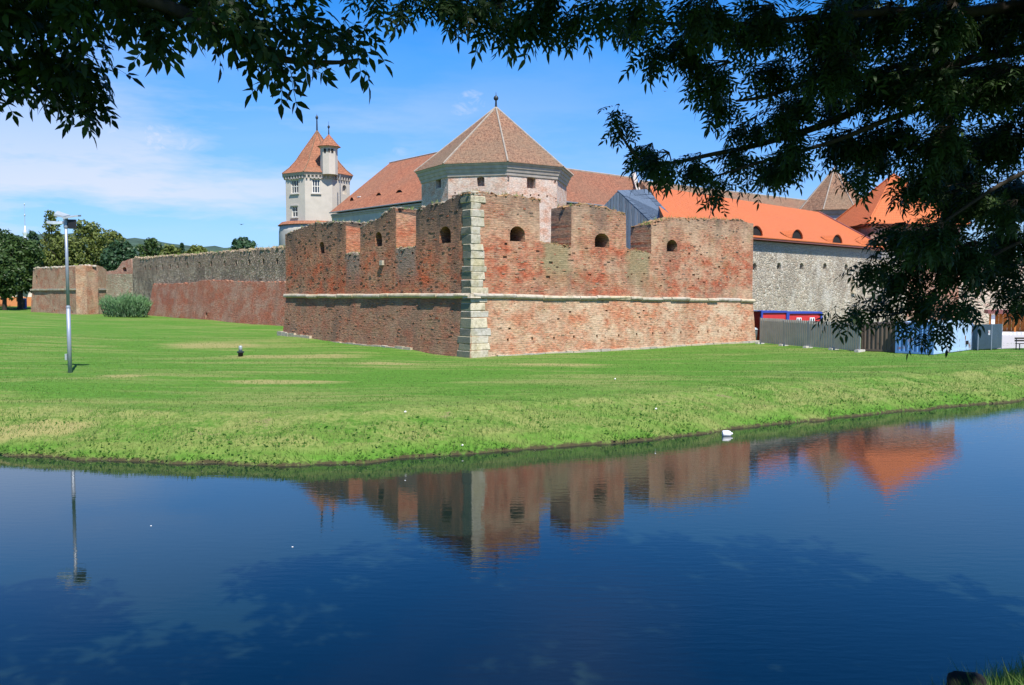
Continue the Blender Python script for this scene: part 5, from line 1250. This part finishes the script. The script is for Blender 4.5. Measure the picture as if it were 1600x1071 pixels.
mk('lawn_grass', np_mesh('lawn_grass', V, np.arange(len(V)).reshape(-1, 3), M['grass_blade'], C), None, label='short mown grass and rough bank turf on the far shore', cat='grass', kind='stuff')
# broad-leaved weeds along the far waterline
def weeds():
    rng = np.random.default_rng(9); n = 2300; x = rng.uniform(-17, 26, n); t_ = .05+rng.random(n)**2*2.4; y = shore(x)+t_; k = (vnoise(x, y, .8, 21) > .45); x, y = x[k], y[k]; n = len(x); z = ground_z(x, y)
    V = []; C = []
    d = unit(np.stack([rng.normal(size=n), rng.normal(size=n)-.3, .35+rng.random(n)*.5], 1)); s = unit(np.cross(d, rng.normal(size=(n, 3)))); L = (.07+.10*rng.random(n))[:, None]; p = np.stack([x, y, z+.02], 1)
    V = np.stack([p, p+d*L*.55+s*L*.3, p+d*L, p+d*L*.55-s*L*.3], 1).reshape(-1, 3); C = np.repeat(.15+rng.random(n)*.6, 4)
    return np_mesh('bank_weeds', V, np.arange(n*4).reshape(-1, 4), M['weed'], C)
mk('bank_weeds', weeds(), None, label='low leafy weeds growing along the far waterline', cat='weeds', kind='stuff')
# bits of leaf and scum drifting along the far waterline
def scum():
    rng = np.random.default_rng(14); n = 900; x = rng.uniform(-17, 26, n); y = shore(x)-.03-rng.random(n)**2.2*1.5; k = vnoise(x, y, .5, 41) > .42; x, y = x[k], y[k]; n = len(x)
    a = rng.random(n)*6.28; s_ = .012+.022*rng.random(n); d = np.stack([np.cos(a)*s_, np.sin(a)*s_, 0*a], 1); e = np.stack([-np.sin(a)*s_*.5, np.cos(a)*s_*.5, 0*a], 1); p_ = np.stack([x, y, np.full(n, .004)], 1)
    V = np.stack([p_-d, p_-e, p_+d, p_+e], 1).reshape(-1, 3); return np_mesh('floating_leaves', V, np.arange(n*4).reshape(-1, 4), M['drift'], np.repeat(rng.random(n), 4))
mk('floating_leaves', scum(), None, label='bits of leaf and scum drifting along the far waterline', cat='floating leaves', kind='stuff')
# near bank grass in the lower right corner
def near_d(x, y, z, rng): return (z > .15) & (y < np.interp(x, NBX, NBY)+.3)
V, C = blades(60000, (.3, 9), (7.2, 11.6), lambda x, y, r: .10+.28*r.random(len(x))**2.2, .006, near_d, lambda x, y, r: .1+.6*r.random(len(x))**2, 3)
mk('near_grass', np_mesh('near_grass', V, np.arange(len(V)).reshape(-1, 3), M['grass_blade'], C), None, label='longer grass on the near bank in the lower right corner', cat='grass', kind='stuff')
q = P(1514, 1046, 9.45); bm = bmesh.new(); bmesh.ops.create_icosphere(bm, subdivisions=3, radius=.2)
for v in bm.verts:
    n_ = float(vnoise(np.array([v.co.x*9+5]), np.array([v.co.y*9+v.co.z*7]), 1, 3)[0]); v.co *= .85+.35*n_; v.co.x *= 1.25; v.co.z *= .85; v.co.y *= .9
me = bpy.data.meshes.new('dark_rock'); bm.to_mesh(me); bm.free(); finish(me, 0, 0, M['rock'], True); ro = mk('dark_rock', me, None, label='dark rounded rock at the water edge in the lower right corner', cat='rock'); ro.location = (q.x, q.y, max(gz(q.x, q.y)+.16, .16))

# ------------------------------------------------------------------ near ash trees overhanging the view
def leaflet(o, d, up, L, wd):
    """pointed oval, slightly folded: 6 verts, 4 tris"""
    s = np.cross(d, up); s /= np.linalg.norm(s); f = up*.10*L
    return [o, o+d*L*.30+s*wd*.46+f*.6, o+d*L*.62+s*wd*.38+f*.4, o+d*L-f*.6, o+d*L*.62-s*wd*.38+f*.4, o+d*L*.30-s*wd*.46+f*.6]
LT = [(0, 1, 5), (1, 2, 4), (1, 4, 5), (2, 3, 4)]
def compound(seed, pairs=4, L=.24, ll=.078, lw=.029):
    rng = np.random.default_rng(seed); V = []; T = []; x = np.array((1., 0, 0)); z = np.array((0, 0, 1.))
    def add(vs):
        o = len(V); V.extend(vs); T.extend([tuple(o+i for i in t_) for t_ in LT])
    curve = lambda f: np.array((0, L*f, -.22*L*f*f))
    for k in range(pairs):
        f = .30+.62*k/max(1, pairs-1)*.88; o = curve(f); sz = (1.0-.12*abs(k-pairs*.45))
        for s_ in (-1, 1):
            d = np.array((s_*.9, .55+.2*rng.random(), -.28+.2*rng.normal())); d /= np.linalg.norm(d)
            u = np.array((rng.normal()*.25, rng.normal()*.25, 1.)); u /= np.linalg.norm(u); add(leaflet(o, d, u, ll*sz*(.85+.3*rng.random()), lw*sz*(.85+.3*rng.random())))
    d = np.array((.1*rng.normal(), 1, -.5)); d /= np.linalg.norm(d); add(leaflet(curve(.94), d, z, ll*1.08, lw*1.1))
    w_ = .0016
    for a, b in ((0, .5), (.5, .95)):
        o = len(V); pa, pb = curve(a), curve(b); V.extend([pa-x*w_, pa+x*w_, pb+x*w_, pb-x*w_]); T.extend([(o, o+1, o+2), (o, o+2, o+3)])
    return np.array(V), np.array(T)
class Foliage:
    def __init__(s, seed): s.rng = np.random.default_rng(seed); s.items = []; s.twigs = MB()
    def clump(s, c, r, n, scale=1.0, out=(0, 0, 0), flat=.8):
        rng = s.rng; c = np.array(c, float); ntw = max(2, int(n/7)); base = c+np.array(out)*r
        for k in range(ntw):
            d = unit(rng.normal(size=3)*np.array((1, 1, .7))); tip = c+d*r*rng.uniform(.55, 1.0)*np.array((1, 1, flat)); mid = (base+tip)/2+rng.normal(size=3)*r*.12
            s.twigs.tube([base, mid, tip], [.006, .004, .002], 4, False)
            for j in range(max(1, n//ntw)):
                f = rng.uniform(.25, 1.0); p = (base*(1-f)+mid*f)*(1-f)+(mid*(1-f)+tip*f)*f
                td = unit(tip-base); dr_ = unit(td*.55+unit(rng.normal(size=3))*.75+np.array((0, 0, -.42)))
                up = unit(np.array((0, 0, 1.))+rng.normal(size=3)*.45); s.items.append((p, dr_, up, scale*rng.uniform(.78, 1.2), rng.random()))
    @staticmethod
    def frame(it):
        p, d, up, sc, tn = it; x = unit(np.cross(d, up)); z = np.cross(x, d); return p, np.stack([x, d, z], 1)*sc, tn
    def joined(s, items, templates, mat, name):
        Vs = []; Ts = []; Cs = []; o = 0
        for i, it in enumerate(items):
            V, T = templates[i % len(templates)]; p, m_, tn = s.frame(it); Vs.append(V @ m_.T+p); Ts.append(T+o); Cs.append(np.full(len(V), tn)); o += len(V)
        return np_mesh(name, np.concatenate(Vs), np.concatenate(Ts), mat, np.concatenate(Cs))
def limb_pts(pts, n=6):
    """smooth polyline through 3-d points"""
    P_ = [Vector(p_) for p_ in pts]; out = []
    for i in range(len(P_)-1):
        p0, p1, p2, p3 = P_[max(i-1, 0)], P_[i], P_[i+1], P_[min(i+2, len(P_)-1)]
        for k in range(n):
            t_ = k/n; out.append(.5*((2*p1)+(p2-p0)*t_+(2*p0-5*p1+4*p2-p3)*t_*t_+(3*p1-p0-3*p2+p3)*t_**3))
    out.append(P_[-1]); return out
def near_tree(name, trunk, top, label, limbs, clumps, canopy, templates, seed, n_can, scale):
    tx, ty = trunk; z0 = gz(tx, ty); o = thing(name, (tx, ty, z0), label, 'tree', 'ash trees on the near bank'); fo = Foliage(seed)
    mb = MB(); mb.tube(limb_pts([(tx, ty, z0-.3), (tx-.1, ty+.1, z0+2.5), (tx+.1, ty, z0+5), (tx, ty+.2, top)]), [.36-.016*k for k in range(19)], 12); mk('trunk', mb, M['bark'], o, True)
    for pts, r0, r1 in limbs:
        lp_ = limb_pts(pts); k = len(lp_); mk('branch', MB().tube(lp_, [r0+(r1-r0)*i/(k-1) for i in range(k)], 8), M['bark'], o, True)
    for px, py, rp, Y in clumps:
        c = P(px-(0 if px > 560 else 10), py-(22 if px > 560 else 44), Y); r0_ = rp/F*Y; n = int(max(7, (1650 if px > 560 else 1250)*r0_*r0_/(scale*scale))); r = max(.35*r0_, r0_-.05); fo.clump(c, r, n, scale, out=(.6 if px > 800 else -.6, -.1, .5))
    vis = sorted(fo.items, key=lambda it: it[0][1]*1.0+abs(it[0][2]-6.3)*.2)
    # leaves that show largest: the nearest ones inside the frame
    def inside(it):
        p_ = it[0]; px = 800+F*p_[0]/max(p_[1], .1); py = 460-F*(p_[2]-5)/max(p_[1], .1); return 0 < px < 1600 and 5 < py < 900
    near = [it for it in vis if inside(it)]; step = max(1, len(near)//600); singles = near[:300]
    ids = set(id(x) for x in singles); rest = [it for it in fo.items if id(it) not in ids]
    mt = []
    for V, T in templates:
        mt.append(np_mesh('leaf', V, T, M['ash_leaf_single']))
    for i, it in enumerate(singles):
        p_, m_, tn = fo.frame(it); ob = bpy.data.objects.new('leaf', mt[i % len(mt)]); link(ob, o)
        ob.matrix_parent_inverse = Matrix.Identity(4); mm = Matrix(m_.tolist()).to_4x4(); mm.translation = Vector(p_)-Vector(o.location); ob.matrix_basis = mm
    mk('foliage', fo.joined(rest, templates, M['ash_leaf'], 'foliage'), None, o, kind='stuff')
    mk('twig', fo.twigs, M['bark'], o, kind='stuff')
    # the rest of the crown, above and beside the frame
    rng = np.random.default_rng(seed+50); cx, cy, cz, rx, ry, rz = canopy; fc = Foliage(seed+9); cm = MB()
    cells = []
    while len(cells) < 150:
        d = rng.uniform(-1, 1, 3); L_ = np.linalg.norm(d)
        if L_ > 1 or L_ < .35: continue
        p_ = np.array((cx, cy, cz))+d*np.array((rx, ry, rz)); y = p_[1]
        if y > .5:   # keep the open sky of the view open: nothing of the high crown hangs into the frame
            if p_[2]-1.9 < 5+(y+1.6)*470/F and abs(p_[0]) < (y+1.6)*.62+1.9: continue
        g0 = np.array((4.6, 8.9, .9)); sdv = np.array(SUN_DIR); k_ = p_-g0
        if np.linalg.norm(k_-sdv*k_.dot(sdv)) < 1.7: continue   # gap cut towards the sun to light the near bank
        cells.append(p_)
    for i, p_ in enumerate(cells):
        fc.clump(p_, rng.uniform(.9, 1.5), int(n_can/150), 1.7, out=(0, 0, -.5))
        if i % 3 == 0: a = Vector((tx, ty, min(top-.5, max(z0+4, p_[2]-2)))); cm.tube([a, a.lerp(Vector(p_), .5)+Vector((0, 0, .5)), Vector(p_)], [.09, .05, .02], 6)
    simple = [compound(seed+70+k, 3, .30, .14, .065) for k in range(3)]
    mk('crown', fc.joined(fc.items, simple, M['ash_leaf'], 'crown'), None, o, kind='stuff'); mk('crown_branch', cm, M['bark'], o)
    return o

def P3(l): return [P(a, b, c) for a, b, c in l]
tmpl_r = [compound(k, 4+(k % 2), .20+.015*k, .072, .0225) for k in range(5)]
tmpl_l = [compound(20+k, 3+(k % 2), .21+.01*k, .078, .034) for k in range(5)]
RX = (6.3, 4.2)
limbs_r = [
    ([(6.3, 4.2, 6.4), P(1700, 4, 6.4), P(1520, 18, 6.2), P(1400, 18, 6.0), P(1290, 26, 5.8), P(1120, 40, 5.4), P(960, 30, 5.0)], .05, .008),
    ([(6.3, 4.2, 5.9), P(1750, 125, 6.6), P(1600, 112, 6.5), P(1450, 115, 6.4), P(1350, 120, 6.2), P(1280, 123, 6.1), P(1200, 150, 6.0), P(1150, 158, 5.9)], .05, .008),
    ([(6.3, 4.2, 5.7), P(1760, 60, 7.0), P(1600, 78, 6.9), P(1500, 98, 6.8), P(1400, 140, 6.7), P(1300, 190, 6.6), P(1200, 222, 6.5), P(1120, 240, 6.4), P(1010, 255, 6.3), P(960, 190, 6.25)], .055, .006),
    ([(6.3, 4.2, 5.6), P(1750, 100, 6.5), P(1600, 112, 6.4), P(1530, 140, 6.3), P(1440, 168, 6.3), P(1380, 190, 6.2), P(1300, 222, 6.2), P(1200, 250, 6.1), P(1080, 288, 6.0)], .045, .006),
    ([(6.3, 4.2, 5.9), P(1780, 200, 6.2), P(1600, 270, 6.1), P(1500, 330, 6.0), P(1420, 390, 6.0), P(1350, 440, 6.0)], .022, .004),
    ([(6.3, 4.2, 5.2), P(1800, 340, 6.6), P(1620, 370, 6.5), P(1520, 420, 6.4), P(1440, 480, 6.3), P(1340, 500, 6.2)], .022, .004),
]
cl_r = [(968, 190, 14, 6.2), (985, 212, 18, 6.2), (1008, 255, 32, 6.3), (1030, 275, 36, 6.2), (1080, 278, 36, 6.1), (1122, 300, 22, 6.0), (1130, 324, 11, 5.9), (1150, 262, 28, 6.2), (1165, 215, 30, 6.0), (1130, 180, 36, 5.9), (1115, 130, 42, 5.7),
    (1062, 88, 46, 5.3), (1018, 92, 26, 5.0), (1090, 40, 58, 5.4), (1180, 55, 66, 5.7), (1270, 55, 66, 5.9), (1360, 55, 66, 6.1), (1450, 55, 66, 6.3), (1550, 55, 72, 6.4), (1640, 60, 70, 6.4), (1200, 128, 42, 5.9), (1250, 172, 38, 6.2), (1238, 232, 28, 6.4), (1210, 282, 22, 6.1),
    (1175, 300, 12, 6.0), (1300, 125, 58, 6.1), (1305, 245, 40, 6.3), (1370, 150, 60, 6.3), (1385, 232, 50, 6.4), (1340, 285, 24, 6.2), (1450, 155, 66, 6.4), (1455, 250, 60, 6.3), (1425, 312, 36, 6.1), (1540, 150, 70, 6.5), (1545, 250, 66, 6.5), (1505, 335, 58, 6.2), (1570, 345, 34, 6.4),
    (1400, 385, 34, 6.0), (1448, 392, 52, 6.1), (1350, 425, 24, 6.0), (1405, 450, 42, 6.0), (1485, 430, 62, 6.3), (1555, 420, 46, 6.5), (1335, 498, 20, 6.1), (1308, 502, 9, 6.1), (1372, 494, 27, 6.2), (1440, 496, 36, 6.2), (1500, 492, 32, 6.3), (1442, 532, 15, 6.1), (1398, 518, 13, 6.1), (1470, 518, 14, 6.2), (1592, 482, 18, 6.6), (1590, 440, 22, 6.6), (1640, 200, 60, 6.6), (1640, 330, 50, 6.6),
    (590, 4, 22, 4.6), (640, 8, 26, 4.6), (690, 14, 30, 4.7), (740, 28, 34, 4.8), (790, 42, 36, 4.8), (840, 40, 40, 4.9), (890, 40, 36, 4.9), (940, 22, 34, 5.0), (985, 50, 34, 5.0), (1010, 20, 40, 5.1), (860, 4, 40, 4.9), (770, -8, 36, 4.8), (700, -14, 30, 4.7)]
jit = random.Random(3)
for k in range(34): cl_r.append((jit.uniform(1200, 1630), jit.uniform(-10, 330), jit.uniform(22, 42), jit.uniform(6.4, 7.6)))
for k in range(46): cl_r.append((jit.uniform(1640, 2250), jit.uniform(-80, 440), jit.uniform(34, 58), jit.uniform(5.6, 7.4)))
for k in range(10): cl_r.append((jit.uniform(1400, 1630), jit.uniform(300, 480), jit.uniform(22, 36), jit.uniform(6.3, 7.2)))
cl_r = [(a+jit.uniform(-6, 6), b+jit.uniform(-5, 5), c*jit.uniform(.92, 1.08), Y+jit.uniform(-.5, .5)) for a, b, c, Y in cl_r]
near_tree('ash_tree', RX, 14.0, 'dark overhanging tree whose leafy branches fill the upper right', limbs_r, cl_r, (4.2, 4.6, 11.2, 7.0, 6.6, 4.6), tmpl_r, 100, 11000, .8)
limbs_l = [
    ([(-5.6, 2.0, 6.4), P(-500, -120, 3.2), P(-60, -60, 3.7), P(140, -25, 3.9), P(260, 10, 4.0), P(340, 45, 4.05), P(430, 90, 4.1), P(520, 98, 4.1), P(562, 92, 4.1)], .06, .004),
    ([(-5.6, 2.0, 5.8), P(-600, -10, 3.4), P(-120, 50, 4.2), P(0, 85, 4.6), P(60, 140, 4.7), P(110, 175, 4.7)], .05, .005),
]
cl_l = [(20, 40, 60, 4.4), (60, 110, 52, 4.6), (20, 140, 48, 4.6), (100, 165, 48, 4.7), (140, 130, 40, 4.6), (110, 205, 22, 4.7), (160, 185, 26, 4.7), (8, 178, 18, 4.5), (90, 30, 60, 4.3), (160, 30, 50, 4.2), (140, 80, 30, 4.3), (215, 30, 48, 4.1), (265, 55, 36, 4.0), (255, 88, 16, 4.0), (300, 30, 44, 4.0), (350, 40, 42, 4.0), (345, 80, 20, 4.0), (395, 40, 44, 4.0), (400, 90, 28, 4.1),
    (430, 75, 36, 4.0), (470, 60, 26, 4.1), (440, 115, 24, 4.1), (460, 140, 14, 4.1), (490, 95, 30, 4.1), (525, 95, 22, 4.1), (550, 80, 20, 4.1), (560, 100, 12, 4.1), (430, 15, 30, 4.0), (460, 30, 14, 4.0), (350, -5, 50, 4.0), (230, -10, 60, 4.0), (60, -20, 70, 4.3)]
cl_l = [(a+jit.uniform(-4, 4), b+jit.uniform(-4, 4), c*jit.uniform(.92, 1.06), Y+jit.uniform(-.35, .35)) for a, b, c, Y in cl_l]
near_tree('ash_tree', (-5.6, 2.0), 13.0, 'dark overhanging tree whose leaves fill the upper left corner', limbs_l, cl_l, (-6.6, 2.6, 10.2, 5.2, 5.2, 4.2), tmpl_l, 200, 8500, .88)
